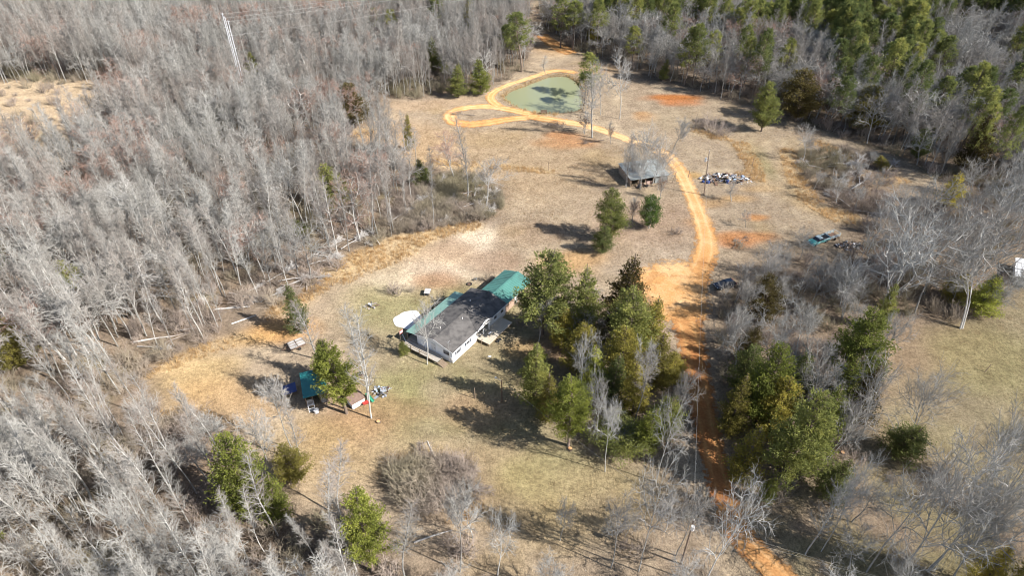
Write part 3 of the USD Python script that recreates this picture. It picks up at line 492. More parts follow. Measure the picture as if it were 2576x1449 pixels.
# ------------------------------------------------------------------ evergreens placed one by one: (kind, u, v base, v top, width px, label)
EV = [
 ('dark3', 1362, 842, 612, 158, 'broad dark green cedar shading the green roof end of the house'),
 ('dark1', 1468, 850, 640, 95, 'narrow dark cedar second in the row beside the green roofed addition'),
 ('bronze1', 1556, 835, 618, 118, 'tall rusty brown cedar west of the orange parking area'),
 ('dark2', 1580, 905, 700, 130, 'large dark green cedar in front of the rusty brown cedar'),
 ('olive1', 1625, 890, 735, 90, 'green cedar at the edge of the orange parking area'),
 ('bronze0', 1500, 890, 795, 75, 'small yellow tinted cedar below the dark cedars of the central clump'),
 ('olive2', 1560, 975, 800, 110, 'yellow green cedar in the middle of the central clump'),
 ('olive1', 1650, 980, 835, 90, 'cedar with yellow tips on the left verge of the driveway'),
 ('green1', 1495, 1000, 860, 80, 'cedar behind the bare pale trees of the central clump'),
 ('dark1', 1342, 1020, 838, 85, 'dark slim cedar nearest the front of the white house'),
 ('green3', 1430, 1122, 915, 115, 'bright green cedar with bare lower trunk at the lawn edge'),
 ('olive1', 1385, 1060, 930, 70, 'smaller cedar left of the bright green lawn cedar'),
 ('dark0', 1668, 1090, 970, 95, 'dark rounded cedar beside the shaded driveway'),
 ('dark2', 1534, 604, 455, 85, 'dark cedar in the field south of the metal roofed barn'),
 ('dark0', 1515, 634, 550, 60, 'small dark cedar at the foot of the field cedar'),
 ('bronze0', 1918, 812, 665, 85, 'bronze cedar on the bank behind the dark car'),
 ('green3', 2122, 1010, 748, 140, 'bright green pine-like cedar tallest in the right hand strip'),
 ('bronze1', 2140, 1070, 900, 85, 'bronze brown cedar below the bright green tall cedar'),
 ('green2', 1893, 1080, 845, 125, 'yellow green cedar on the right of the shaded driveway'),
 ('dark3', 1955, 1235, 950, 150, 'large dark cedar on the right bank of the driveway'),
 ('green1', 2050, 1130, 945, 95, 'green cedar between the dark bank cedar and the bronze cedar'),
 ('olive1', 1830, 1100, 930, 80, 'olive cedar leaning over the driveway'),
 ('green0', 1922, 1262, 1185, 50, 'small light green cedar below the large dark bank cedar'),
 ('dark0', 2258, 1145, 1045, 110, 'low dark juniper at the edge of the right hand meadow'),
 ('olive3', 2540, 1560, 1260, 150, 'big olive cedar at the bottom right corner'),
 ('olive1', 2455, 1500, 1370, 80, 'smaller olive cedar left of the corner cedar'),
 ('green1', 2455, 795, 690, 85, 'green cedar under the spreading oaks at the meadow edge'),
 ('dark0', 2478, 768, 690, 60, 'dark cedar near the pale roof at the right edge'),
 ('dark1', 2210, 830, 700, 50, 'cedar hidden under the spreading oaks left side'),
 ('dark1', 760, 838, 700, 60, 'narrow dark cedar above the plank trailer'),
 ('green3', 872, 1040, 832, 110, 'cedar standing over the green roofed shed'),
 ('dark1', 820, 960, 840, 60, 'dark cedar behind the green roofed shed'),
 ('green2', 638, 1300, 1080, 130, 'bright green cedar at the bottom left edge of the lawn'),
 ('olive2', 750, 1215, 1108, 90, 'dark olive cedar right of the bright green lawn edge cedar'),
 ('green0', 702, 1312, 1175, 85, 'light green cedar below the bright green lawn edge cedar'),
 ('green3', 938, 1440, 1222, 120, 'green cedar in front of the brush mound'),
 ('olive2', 50, 930, 790, 130, 'olive cedar in the wood at the left picture edge'),
 ('green0', 195, 725, 635, 62, 'lone green cedar in the left wood'),
 ('green2', 0, 1400, 1225, 75, 'yellow green cedar cut by the left picture edge'),
 ('green0', 8, 680, 585, 45, 'green cedar at the left edge above the olive one'),
 ('dark1', 45, 580, 535, 40, 'little cedar far inside the left wood'),
 ('bronze2', 895, 320, 195, 80, 'orange brown cedar at the wood edge left of the dirt loop'),
 ('dark1', 1152, 245, 150, 50, 'dark cedar at the wood edge left of the pond'),
 ('green1', 1212, 238, 135, 55, 'green cedar beside the pond track'),
 ('dark1', 1092, 180, 82, 42, 'dark cedar in the far wood left of the pond'),
 ('bronze2', 2000, 305, 155, 110, 'gold and green cedar at the right wood edge'),
 ('olive2', 2160, 330, 205, 110, 'olive cedar in the right wood edge'),
 ('bronze1', 2430, 440, 265, 80, 'yellow tipped cedar in the right wood'),
 ('olive0', 2215, 425, 390, 40, 'small green bush cedar at the right wood edge'),
 ('dark2', 1915, 330, 190, 70, 'dark cedar beside the gold and green cedar'),
 ('olive1', 2380, 520, 420, 60, 'olive cedar among the right edge oaks'),
 ('dark1', 1065, 470, 390, 50, 'dark cedar among the trees by the log pile'),
 ('olive1', 1030, 380, 275, 30, 'thin pine sapling by the narrow field corner'),
 ('dark0', 850, 520, 400, 90, 'dark evergreen inside the left wood'),
 ('dark0', 760, 600, 540, 60, 'dark evergreen by the wood edge'),
 ('olive2', 1452, 945, 800, 90, 'olive cedar at the left of the central clump below the narrow dark one'), ('dark1', 1535, 1020, 880, 80, 'dark cedar behind the white barked bare tree'), ('olive1', 1592, 1045, 900, 80, 'olive cedar just above the wide evergreen bush'), ('green0', 1625, 1130, 1000, 80, 'green cedar between the evergreen bush and the driveway'), ('dark0', 1440, 1050, 950, 75, 'dark cedar behind the bright green lawn cedar'), ('olive0', 1695, 965, 870, 65, 'small olive cedar leaning over the left edge of the driveway'), ('green1', 1345, 940, 850, 60, 'green cedar near the front deck of the house'), ('olive1', 1410, 870, 760, 70, 'olive cedar between the broad house cedar and the narrow dark one'),
 ('dark2', 1868, 1015, 860, 110, 'dark cedar at the right verge of the driveway above the yellow green one'), ('olive1', 1855, 1215, 1060, 95, 'olive cedar low on the right verge of the driveway'), ('dark1', 1985, 1015, 860, 95, 'dark narrow cedar in the middle of the right hand strip'), ('green1', 2085, 1055, 890, 95, 'green cedar between the tall bright cedar and the middle of the strip'), ('dark0', 2075, 1250, 1130, 95, 'dark rounded cedar at the lower end of the strip'), ('olive2', 1930, 1110, 940, 115, 'olive cedar behind the large dark bank cedar'), ('bronze0', 1872, 905, 800, 65, 'small bronze cedar at the right verge by the dark car'), ('dark1', 2010, 1190, 1010, 105, 'second dark cedar right of the large bank cedar'), ('olive0', 2390, 760, 670, 70, 'olive cedar low under the oak grove'), ('dark1', 640, 205, 120, 45, 'dark cedar near the transmission poles'), ('olive1', 1180, 70, -10, 50, 'olive cedar in the far wood at the top edge'),
 ('dark0', 1018, 894, 858, 30, 'small dark conifer at the deck corner of the house'),
]
for kind, u, vb, vt, w, label in EV:
    tint, i = kind[:-1], int(kind[-1]); H, W = CED[i][:2]
    plant('cedar_tree', label, 'tree', CS[tint][i], g(u, vb), height(u, vb, vt), H, 1.14 * w / ppm(u, vb), W * 1.05)
PI = [(1312, 180, 30, 85, 'tall green pine left of the pond', 0), (1290, 165, 60, 70, 'pine behind the tall green pond pine', 2), (1478, 240, 132, 60, 'pine on the right bank of the pond', 3), (1470, 262, 178, 50, 'short pine at the right bank of the pond', 1),
      (945, 95, 20, 40, 'lone green pine in the far left wood', 2), (990, 100, 22, 36, 'dark pine beside the lone far pine', 1), (1100, 95, -20, 45, 'pine cut by the top edge in the far wood', 0), (1410, 120, -20, 60, 'dark pine at the woodland track', 3),
      (1440, 125, 0, 60, 'green pine right of the woodland track', 1), (1590, 165, 65, 52, 'round green pine at the far wood edge', 3)]
for u, vb, vt, w, label, i in PI:
    plant('pine_tree', label, 'tree', PN[i], g(u, vb), height(u, vb, vt), 20, w / ppm(u, vb), [8, 7, 9, 7][i] * .95)
plant('leafy_tree', 'small bright green tree in the field below the barn', 'tree', BL, g(1632, 574), height(1632, 574, 488), 8, 62 / ppm(1632, 560), 6)
plant('evergreen_bush', 'wide dark evergreen bush on the lawn below the central clump', 'bush', BU, g(1560, 1125), 3.8, 5, 9.5, 10)

# ------------------------------------------------------------------ bare trees placed one by one: (kind, u, v base, v top, width px or 0, label)
BT = [
 ('SL4', 934, 1052, 765, 110, 'tall pale twin stemmed tree between the shed and the house'), ('SL2', 925, 1010, 790, 0, 'thin pale tree close behind the tall twin stemmed one'),
 ('SP3', 1075, 917, 770, 105, 'small bare tree at the corner of the side deck'), ('SP1', 735, 1128, 930, 110, 'pale crooked tree left of the green roofed shed'), ('SL4', 800, 905, 760, 0, 'dark trunked bare tree above the shed'),
 ('SL5', 760, 1160, 1010, 60, 'slim bare tree below the shed'), ('SP1', 700, 1215, 1010, 120, 'pale forked tree above the lawn edge cedars'), ('SL3', 857, 1300, 1120, 0, 'bare tree leaning at the bottom left of the lawn'), ('SL1', 840, 1340, 1170, 0, 'pale tree beside the leaning lawn tree'),
 ('SP1', 1522, 1188, 985, 85, 'bare tree alone on the lawn below the central clump'), ('SL0', 1596, 1068, 880, 60, 'straight bare trunk beside the wide evergreen bush'), ('SP0', 1650, 1215, 1010, 100, 'bare oak at the left verge of the driveway'),
 ('SP1', 1355, 860, 745, 85, 'pale bushy tree between the house and the cedars'), ('SP3', 1455, 1010, 850, 80, 'pale bare tree among the central cedars'), ('SP1', 1500, 1120, 940, 80, 'white barked bare tree at the front of the central clump'), ('SP3', 1620, 1010, 870, 95, 'grey bare tree in the central clump near the road'), ('SP1', 1690, 1100, 930, 80, 'bare tree hanging over the driveway from the left'),
 ('SP1', 1158, 1440, 1215, 120, 'pale forked tree in front of the brush mound'), ('SP3', 1252, 1452, 1290, 110, 'pale bare tree at the bottom edge left of centre'), ('SL3', 1022, 1462, 1290, 0, 'slim bare tree at the bottom edge beside the green cedar'), ('SP3', 1409, 1362, 1255, 70, 'small bare tree on the lower lawn'),
 ('SP1', 1536, 1432, 1270, 110, 'reddish grey tree at the lower lawn edge'), ('SP0', 1606, 1440, 1175, 130, 'large bare oak at the bottom of the lawn'), ('SP2', 1770, 1480, 1200, 160, 'large bare oak left of the road at the bottom edge'), ('SP3', 1700, 1400, 1230, 110, 'pale oak behind the bottom roadside oak'),
 ('SL4', 2026, 1395, 1180, 100, 'slender leaning tree right of the lower road'), ('SP3', 2066, 1388, 1160, 100, 'twisted tree beside the slender leaning one'), ('SP0', 2180, 1440, 1150, 190, 'big dark oak in the lower right clump'), ('SP2', 2255, 1470, 1130, 240, 'largest spreading oak of the lower right clump'), ('SP4', 2330, 1440, 1190, 210, 'wide many stemmed oak right of the largest lower oak'),
 ('SP4', 2390, 1470, 1230, 170, 'wide bare tree near the corner cedar'), ('SP2', 2155, 1118, 905, 150, 'dark leaning tree at the edge of the right meadow'), ('SP5', 2062, 1180, 1020, 130, 'brown bushy tree below the strip cedars'),
 ('SP4', 2450, 1215, 1060, 110, 'bare tree standing in the right meadow'), ('SP5', 2540, 1235, 1040, 120, 'bare tree at the right edge of the meadow'), ('SP4', 2290, 1110, 950, 120, 'faint grey tree behind the low dark juniper'),
 ('SP4', 2215, 800, -22, 216, 'huge spreading oak at the left of the oak grove'), ('SP2', 2300, 790, -23, 201, 'huge spreading oak in the middle of the oak grove'), ('SP4', 2400, 740, -21, 208, 'huge spreading oak behind the grove centre'), ('SP0', 2450, 690, -21, 165, 'oak of the grove near the pale roof'), ('SP2', 2260, 680, -22, 158, 'oak of the grove behind the scrap heap'), ('SP5', 2420, 830, 620, 190, 'many stemmed tree at the meadow side of the grove'), ('SP4', 2560, 610, -22, 158, 'oak cut by the right edge of the picture'), ('SP0', 2180, 640, 500, 110, 'thin oak right of the teal pickup'),
 ('SP1', 1905, 770, 640, 80, 'pale bare tree beside the dark car'), ('SP0', 2030, 795, 640, 75, 'bare tree between the car and the oak grove'), ('SL4', 2000, 760, 640, 50, 'thin bare tree left of the middle roadside trees'), ('SP5', 2120, 800, 650, 110, 'reddish bushy tree in the right hand strip'), ('SP1', 1850, 820, 700, 100, 'pale shrubby tree in front of the dark car'), ('SP3', 1930, 960, 790, 120, 'pale spreading tree in the strip right of the driveway'), ('SP1', 2000, 900, 760, 110, 'pale forked tree of the right hand strip'), ('SP3', 2020, 1080, 880, 130, 'big pale tree in the middle of the right hand strip'), ('SP5', 1850, 960, 800, 110, 'grey bushy tree at the right verge of the driveway'), ('SP1', 2190, 950, 790, 110, 'leaning tree between the strip and the meadow'),
 ('SP0', 1559, 298, 140, 92, 'upright bare tree right of the pond'), ('SP2', 1510, 288, 160, 75, 'bare tree at the right bank of the pond'), ('SL2', 1490, 345, 170, 60, 'tall twin bare tree between the pond and the road'), ('SP0', 1468, 332, 205, 70, 'brown leaved tree edge of the road by the pond'), ('SP5', 1690, 382, 300, 60, 'bare tree beyond the barn road'),
 ('SL2', 1578, 462, 330, 0, 'tall bare tree left of the barn'), ('SL0', 1590, 450, 340, 0, 'second tall bare tree left of the barn'), ('SP4', 1640, 462, 365, 85, 'bare spreading tree in front of the barn'), ('SL5', 1372, 186, 140, 30, 'sapling at the far corner of the pond'),
 ('SP5', 1612, 474, 375, 70, 'bare tree right in front of the barn at its left end'), ('SP0', 1655, 478, 390, 65, 'bare tree before the middle of the barn'), ('SP4', 1608, 436, 330, 80, 'bare tree rising behind the barn'), ('SP5', 1575, 470, 360, 60, 'bare forked tree at the left corner of the barn'),
 ('SL5', 1840, 505, 455, 45, 'leafless sapling below the rubbish heap'), ('SP3', 1875, 572, 535, 40, 'small leafless sapling right of the road'), ('SL2', 952, 598, 445, 0, 'straight pale dead trunk at the wood edge'), ('SL0', 938, 585, 410, 70, 'pale tree beside the straight dead trunk'), ('SL6', 1090, 478, 370, 0, 'dead tree at the log pile'), ('SL6', 1020, 385, 280, 40, 'dead snag in the narrow field corner'), ('SL6', 1048, 420, 320, 0, 'thin snag beside the narrow field corner'), ('SL6', 1000, 395, 300, 50, 'dark snag at the edge of the narrow field corner'),
 ('SL1', 752, 695, 520, 70, 'pale tree at the wood edge above the clearing'), ('SL3', 660, 660, 480, 0, 'grey tree at the left wood edge'), ('SL0', 546, 715, 500, 0, 'white trunk inside the left wood edge'), ('SL2', 596, 690, 500, 0, 'pale trunk left of the wood edge'), ('SL1', 832, 635, 470, 0, 'tall trunk at the wood edge by the tall grass'), ('SL3', 415, 820, 640, 80, 'leaning white tree at the clearing corner'), ('SP1', 70, 790, 640, 150, 'wide pale tree deep in the left wood'),
 ('SP1', 385, 1440, 1215, 120, 'white barked forked tree at the bottom left'), ('SL0', 142, 1385, 1180, 90, 'white tree near the bottom left corner'), ('SP1', 600, 1500, 1350, 150, 'pale spreading tree at the bottom edge of the left wood'), ('SL3', 235, 1270, 1010, 0, 'long white trunk in the lower left wood'),
]
PATH = dict(SL=SL, SP=SP); H0S = dict(SL=[20, 21, 18, 22, 19, 17, 20], SP=[14, 13.5, 15, 13, 13.5, 14]); W0S = dict(SL=[3.9, 5.0, 3.2, 4.4, 5.4, 4.0, 4.0], SP=[13, 11, 14, 11, 15, 13])
placed = []
for kind, u, vb, vt, w, label in BT:
    k, i = kind[:2], int(kind[2]); xy = g(u, vb); H = height(u, vb, vt) if vt > 0 else -vt
    plant('bare_tree', label, 'tree', PATH[k][i], xy, H, H0S[k][i], (w / ppm(u, vb)) if w else 1.45 * W0S[k][i] * (.5 * H / H0S[k][i] + .45), W0S[k][i]); placed.append(xy)
for u, vb, vt, w, label in [(768, 360, 235, 150, 'broad russet bare maple in the left wood'), (820, 175, 115, 70, 'russet bare maple in the far left wood'), (700, 420, 345, 70, 'small russet maple below the broad russet one'), (2210, 730, 640, 100, 'russet tree below the scrap heap in the grove')]:
    plant('red_maple', label, 'tree', RD[len(label) % 2], g(u, vb), height(u, vb, vt), 14.5, w / ppm(u, vb), 12)
for u, vb, vt, w, label in [(1535, 362, 310, 30, 'small oak holding brown leaves beside the road'), (1470, 336, 280, 60, 'oak holding brown leaves between the pond and the road'), (1660, 500, 440, 45, 'brown leaved sapling in front of the barn'), (1590, 560, 500, 45, 'purple brown shrubby tree between the field cedar and the bright green tree'), (1830, 870, 780, 50, 'rusty leaved oak at the right verge of the driveway'), (2090, 300, 240, 60, 'brown leaved oak at the right wood edge'), (835, 1440, 1370, 50, 'rusty leaved sapling at the bottom left')]:
    plant('leafy_oak', label, 'tree', LO[len(label) % 2], g(u, vb), height(u, vb, vt), 9, w / ppm(u, vb), 5)

# ------------------------------------------------------------------ the woods
rw = np.random.default_rng(77)
def scatter(p, d, rng, keep=None):
    x0, y0, x1, y1 = p.bounds; x0, x1, y0, y1 = max(x0, -290), min(x1, 290), max(y0, 12), min(y1, 356)
    X, Y = np.meshgrid(np.arange(x0, x1, d), np.arange(y0, y1, d)); X = X + rng.uniform(-.48, .48, X.shape) * d; Y = Y + rng.uniform(-.48, .48, Y.shape) * d
    X, Y = X.ravel(), Y.ravel(); ok = shapely.contains_xy(p, X, Y)
    return np.stack([X[ok], Y[ok]], 1)
def seen(xy, h=18.0):
    """whether a tree standing there can show in the survey picture"""
    def pr(z):
        Z = z - CAM_H; zc = xy[:, 1] * _c - Z * _s; return 1288 + FOC * xy[:, 0] / zc, 724.5 + FOC * (-xy[:, 1] * _s - Z * _c) / zc
    (u0, v0), (u1, v1) = pr(0.0), pr(h)
    return (np.maximum(u0, u1) > -180) & (np.minimum(u0, u1) < 2756) & (v1 < 1560) & (v0 > -60)
def instancer(name, label, cat, paths, xy, idx, rot, scl, sink=0.0, parent='/World'):
    pi = UsdGeom.PointInstancer.Define(stage, numbered(f'{parent}/{name}')); path = str(pi.GetPath()); rel = pi.CreatePrototypesRel()
    for k, pth in enumerate(paths):
        pp = f'{path}/kind_{k + 1:03d}'; x = UsdGeom.Xform.Define(stage, pp); x.GetPrim().GetReferences().AddInternalReference(pth); rel.AddTarget(pp)
    n = len(xy); z = gz(xy[:, 0], xy[:, 1]) - sink
    pi.CreateProtoIndicesAttr(Vt.IntArray.FromNumpy(idx.astype(np.int32))); pi.CreatePositionsAttr(Vt.Vec3fArray.FromNumpy(np.column_stack([xy, z]).astype(np.float32)))
    pi.CreateScalesAttr(Vt.Vec3fArray.FromNumpy(scl.astype(np.float32)))
    pi.CreateOrientationsAttr(Vt.QuathArray([Gf.Quath(float(math.cos(a / 2)), 0, 0, float(math.sin(a / 2))) for a in rot]))
    return tag(pi.GetPrim(), label, cat, None, 'stuff')
def away(xy, pts, r):
    from scipy.spatial import cKDTree
    return xy[cKDTree(np.array(pts)).query(xy)[0] > r]
near_road = shapely.union_all([P_CORR.buffer(-2)])
W = scatter(P_LEFT.buffer(-1.0), 2.75, rw); W = W[~shapely.contains_xy(near_road, W[:, 0], W[:, 1])]
W = W[~shapely.contains_xy(P_BRUSH.buffer(-.5), W[:, 0], W[:, 1]) | (rw.random(len(W)) < .3)]
dens = fb(W[:, 0], W[:, 1], 14, 2, 41); W = W[rw.random(len(W)) < .35 + 1.3 * ss(.3, .6, dens)]; W = W[seen(W)]; W = away(W, placed, 2.0)
_edge = shapely.LineString([g(*p) for p in LEFT_EDGE[14:36]]); _ed = shapely.distance(_edge, shapely.points(W)); W = W[rw.random(len(W)) < .42 + .58 * ss(3, 26, _ed)]
_front = [g(u, vb) for k_, u, vb, *_ in EV] + [g(p[0], p[1]) for p in PI] + [g(768, 360), g(820, 175), g(700, 420)]
def sight(xy):
    ok = np.ones(len(xy), bool)
    for c in _front:
        r = np.hypot(*c); ax = -c / r; d = xy - c; a = d @ ax; b = np.abs(d @ np.array([-ax[1], ax[0]])); ok &= ~((a > -1.5) & (a < 10 + r * .055) & (b < 1.6 + r * .006))
    return xy[ok | (rw.random(len(xy)) < .12)]
W = sight(W)
R = scatter(P_RIGHT.buffer(-1.0), 4.0, rw); dens = fb(R[:, 0], R[:, 1], 12, 2, 42); R = R[rw.random(len(R)) < .3 + 1.2 * ss(.3, .6, dens)]; R = sight(R[seen(R)])
pineok = shapely.contains_xy(P_PINE, R[:, 0], R[:, 1]); pn = fb(R[:, 0], R[:, 1], 26, 2, 43); isp = (pineok & (pn > .50) & (rw.random(len(R)) < .72)) | (~pineok & (rw.random(len(R)) < .13))
RP, RB = R[isp], R[~isp]
MARKS = [(60, 860, 'the olive cedar at the left edge'), (195, 700, 'the lone green cedar in the wood'), (638, 1250, 'the bright green lawn edge cedar'), (702, 1300, 'the light green cedar'), (938, 1420, 'the green cedar before the brush mound'), (385, 1420, 'the white forked tree'), (142, 1370, 'the bottom left corner'), (0, 1330, 'the yellow green edge cedar'),
    (415, 820, 'the corner of the clearing'), (700, 690, 'the fallen grey tree'), (850, 640, 'the tall grass'), (950, 600, 'the straight dead trunk'), (500, 1090, 'the pale grass end of the clearing'), (760, 560, 'the dark evergreen at the wood edge'), (300, 1080, 'the middle of the lower left wood'), (120, 1120, 'the left edge below the olive cedar'), (235, 1260, 'the long white trunk'), (540, 1440, 'the bottom edge'), (800, 1400, 'the rusty leaved sapling'), (400, 950, 'the straw grass rim'), (250, 950, 'the dense wood behind the straw grass rim'), (60, 640, 'the far left edge'), (330, 750, 'the wood above the clearing corner'), (500, 640, 'the white trunk inside the wood'),
    (1312, 170, 'the tall pond pine'), (1440, 120, 'the woodland track'), (1590, 160, 'the round pine'), (1750, 200, 'the grass edge right of the pond'), (1720, 40, 'the top edge right of the track'), (1950, 120, 'the wood behind the gold cedar'), (2000, 300, 'the gold and green cedar'), (2100, 60, 'the middle of the top right wood'), (2160, 320, 'the olive edge cedar'), (2250, 200, 'the tallest pines'), (2300, 20, 'the top edge at the right'), (2430, 430, 'the yellow tipped cedar'), (2500, 250, 'the right edge of the wood'), (2540, 80, 'the top right corner'), (2330, 340, 'the shaded grass track'), (1880, 20, 'the top edge left of the tallest pines'), (2600, 400, 'the right edge above the oak grove')]
_MX = np.array([g(a, b) for a, b, _ in MARKS])
def near(x, y): return ' near ' + MARKS[int(np.argmin(np.hypot(_MX[:, 0] - x, _MX[:, 1] - y)))][2]
# pines and cedars of the right wood: each one a thing
for n, xy in enumerate(sorted(RP.tolist(), key=lambda p: p[1])):
    lab = ('green pine' if n % 3 else 'narrow crowned pine') + near(*xy)
    if n < 290:
        if rw.random() < .2: plant('cedar_tree', 'olive cedar under the pines' + near(*xy), 'tree', CS[['olive', 'dark'][n % 2]][n % 3], xy, rw.uniform(8, 13), 10, None, None, 'cedars' + near(*xy))
        else: i = n % 4; plant('pine_tree', lab, 'tree', PN[i], xy, rw.uniform(17, 24), 20, rw.uniform(7, 9.5), [8, 7, 9, 7][i], ('narrow crowned pines' if n % 3 == 0 else 'green pines') + near(*xy))
# bare trees: the nearest ones are things, the rest one mass
ALL = [(x, y, 'L') for x, y in W] + [(x, y, 'R') for x, y in RB]
ALL.sort(key=lambda p: math.hypot(p[0], p[1])); ALL = np.array([(a, b, 0 if c == 'L' else 1) for a, b, c in ALL])
NIND = 300 - len(BT)
for n, (x, y, s) in enumerate(ALL[:NIND]):
    i = int(rw.integers(0, 7)); H = rw.uniform(12.5, 21.5)
    if s: lab, gr = 'bare grey tree in the wood at the right', 'bare trees of the right wood'
    elif y < 75 and x > -45: lab, gr = 'bare pale tree in the thicket at the bottom left of the lawn', 'bare trees of the lower left thicket'
    elif y < 90: lab, gr = 'slender pale bare tree in the lower left wood', 'slender bare trees of the lower left wood'
    else: lab, gr = 'slender bare tree in the wood left of the house clearing', 'slender bare trees left of the clearing'
    lab = {'bare grey tree in the wood at the right': 'bare grey tree', 'bare pale tree in the thicket at the bottom left of the lawn': 'bare pale thicket tree', 'slender pale bare tree in the lower left wood': 'slender pale bare tree'}.get(lab, 'slender bare grey tree') + near(x, y); gr = lab + ' group'
    if not s and y < 72 and rw.random() < .18: plant('bare_tree', lab, 'tree', SP[[1, 3][i % 2]], (x, y), rw.uniform(10, 15), 13.3, rw.uniform(7, 10), 11, gr)
    else: plant('bare_tree', lab, 'tree', SL[i], (x, y), H, H0S['SL'][i], None, None, gr)
far = ALL[NIND:]; n = len(far); idx = rw.integers(0, 7, n); red = rw.random(n) < .03 + .16 * ss(.55, .7, fb(far[:, 0], far[:, 1], 20, 2, 44)); idx[red] = 7 + (np.arange(n)[red] % 2)
right = far[:, 2] > 0; sp = (rw.random(n) < np.where(right, .45, .10)); idx[sp] = 9 + rw.integers(0, 4, sp.sum())
hh = np.where(idx < 7, rw.uniform(.6, 1.05, n), rw.uniform(.7, 1.1, n)); sc = np.stack([hh * rw.uniform(.95, 1.35, n), hh * rw.uniform(.95, 1.35, n), hh], 1)
instancer('bare_woodland', 'leafless grey woodland stretching behind the nearer trees on both sides', 'woodland', SL + RD + SP[:4], far[:, :2], idx, rw.uniform(0, 6.28, n), sc)
# scattered evergreens inside the left wood beyond those placed by hand
for k, (u, v, h) in enumerate([(240, 90, 9), (700, 200, 7), (1010, 170, 8), (1180, 120, 12), (640, 380, 6), (560, 300, 6), (1120, 190, 9), (880, 450, 6), (330, 640, 5)]):
    plant('cedar_tree', 'small dark evergreen half hidden in the left wood', 'tree', CS['dark'][k % 3], g(u, v), h, 10, None, None, 'half hidden evergreens of the left wood')
# undergrowth
U = np.vstack([scatter(P_LEFT, 3.0, rw), scatter(P_RIGHT, 3.2, rw), scatter(P_OAKS, 3.4, rw), scatter(P_STRIP, 3.0, rw), scatter(P_BR, 6.5, rw), scatter(P_BRUSH.buffer(-.5), 1.3, rw), scatter(P_BRUSHR, 1.9, rw), scatter(P_MOUND.buffer(-1.), 1.05, rw), scatter(P_BM, 5.0, rw), scatter(P_CENTER, 5.0, rw)])
U = U[~shapely.contains_xy(near_road, U[:, 0], U[:, 1]) | (rw.random(len(U)) < .25)]; U = U[seen(U, 2)]; keep = fb(U[:, 0], U[:, 1], 9, 2, 45); U = U[rw.random(len(U)) < .25 + 1.1 * ss(.35, .6, keep)]
n = len(U); sc = rw.uniform(.55, 1.25, n); lowb = shapely.contains_xy(shapely.union_all([P_BRUSH, P_BRUSHR]), U[:, 0], U[:, 1]); sc[lowb] *= .8
instancer('undergrowth', 'brown leafless undergrowth and briars below the trees', 'undergrowth', SH, U, rw.integers(0, 3, n), rw.uniform(0, 6.28, n), np.stack([sc * rw.uniform(.9, 1.4, n)] * 2 + [sc], 1))
# young bushy trees filling the edges
E = np.vstack([scatter(P_BM, 8.0, rw), scatter(P_STRIP, 6.0, rw), scatter(P_BR, 9.0, rw), scatter(P_OAKS, 5.6, rw), scatter(P_BRUSHR, 9, rw), scatter(P_CENTER, 8, rw)]); E = E[seen(E, 6)]; E = away(E, placed, 1.5); _front.append(g(2566, 722)); E = sight(E); E = E[(np.hypot(*(E - g(2560, 715)).T) > 7) & (np.hypot(*(E - g(2690, 730)).T) > 17)]
n = len(E); hs = rw.uniform(.35, .8, n)
instancer('sapling_growth', 'young bushy grey saplings between the larger trees', 'saplings', [SP[2], SP[1], SP[3], SP[5]], E, rw.integers(0, 4, n), rw.uniform(0, 6.28, n), np.stack([hs * .9] * 2 + [hs], 1))
# grass
def tuft(seed, n, h, r, w):
    rng = np.random.default_rng(seed); mb = MB(); a = rng.uniform(0, 6.28, n); rr = r * np.sqrt(rng.random(n)); s = np.stack([rr * np.cos(a), rr * np.sin(a), np.full(n, -.03)], 1)
    d = np.stack([rng.normal(0, .28, n), rng.normal(0, .28, n), np.ones(n)], 1); twigs(mb, s, d, h * rng.uniform(.6, 1.2, n), w, rng, .3); return mb
GT = [pattern(f'tall_tuft_{i:03d}', [('blades', tuft(700 + i, 22, .9, .5, .05), m_straw, False)]) for i in range(3)]
GS = [pattern(f'short_tuft_{i:03d}', [('blades', tuft(720 + i, 20, .34, .6, .045), m_field, False)]) for i in range(3)]
T1 = scatter(TG, .8, rw); T1 = T1[rw.random(len(T1)) < .35 + 1.0 * ss(.35, .6, fb(T1[:, 0], T1[:, 1], 4, 2, 46))]
n = len(T1); sc = rw.uniform(.5, 1.15, n)
instancer('tall_dry_grass', 'tall straw coloured grass along the edges of the clearings', 'grass', GT, T1, rw.integers(0, 3, n), rw.uniform(0, 6.28, n), np.stack([sc] * 3, 1))
FIELD = poly([(985, 385), (930, 300), (1100, 250), (1250, 320), (1480, 330), (1580, 380), (1560, 470), (1500, 560), (1300, 580), (1180, 560), (1270, 510), (1200, 430), (1090, 400)])
T2 = np.vstack([scatter(FIELD, 1.15, rw), scatter(P_FIELDR, 2.0, rw), scatter(poly([(1700, 240), (1900, 280), (2100, 360), (1980, 480), (2120, 600), (2000, 640), (1830, 640), (1790, 500), (1700, 380)]), 1.7, rw), scatter(P_CORR, 1.8, rw), scatter(P_LAWN, 2.2, rw), scatter(poly([(1250, 570), (1700, 480), (1740, 640), (1450, 690), (1250, 640)]), 1.7, rw)])
T2 = T2[rw.random(len(T2)) < .2 + .9 * ss(.35, .62, fb(T2[:, 0], T2[:, 1], 5, 3, 47))]; T2 = T2[seen(T2, 1)]
n = len(T2); sc = rw.uniform(.5, 1.2, n)
instancer('dry_field_grass', 'short dry grass tufts over the fields and lawn', 'grass', GS, T2, rw.integers(0, 3, n), rw.uniform(0, 6.28, n), np.stack([sc * 1.2, sc * 1.2, sc], 1))
print('counts', len(W), len(R), len(RP), len(U), len(E), len(T1), len(T2))
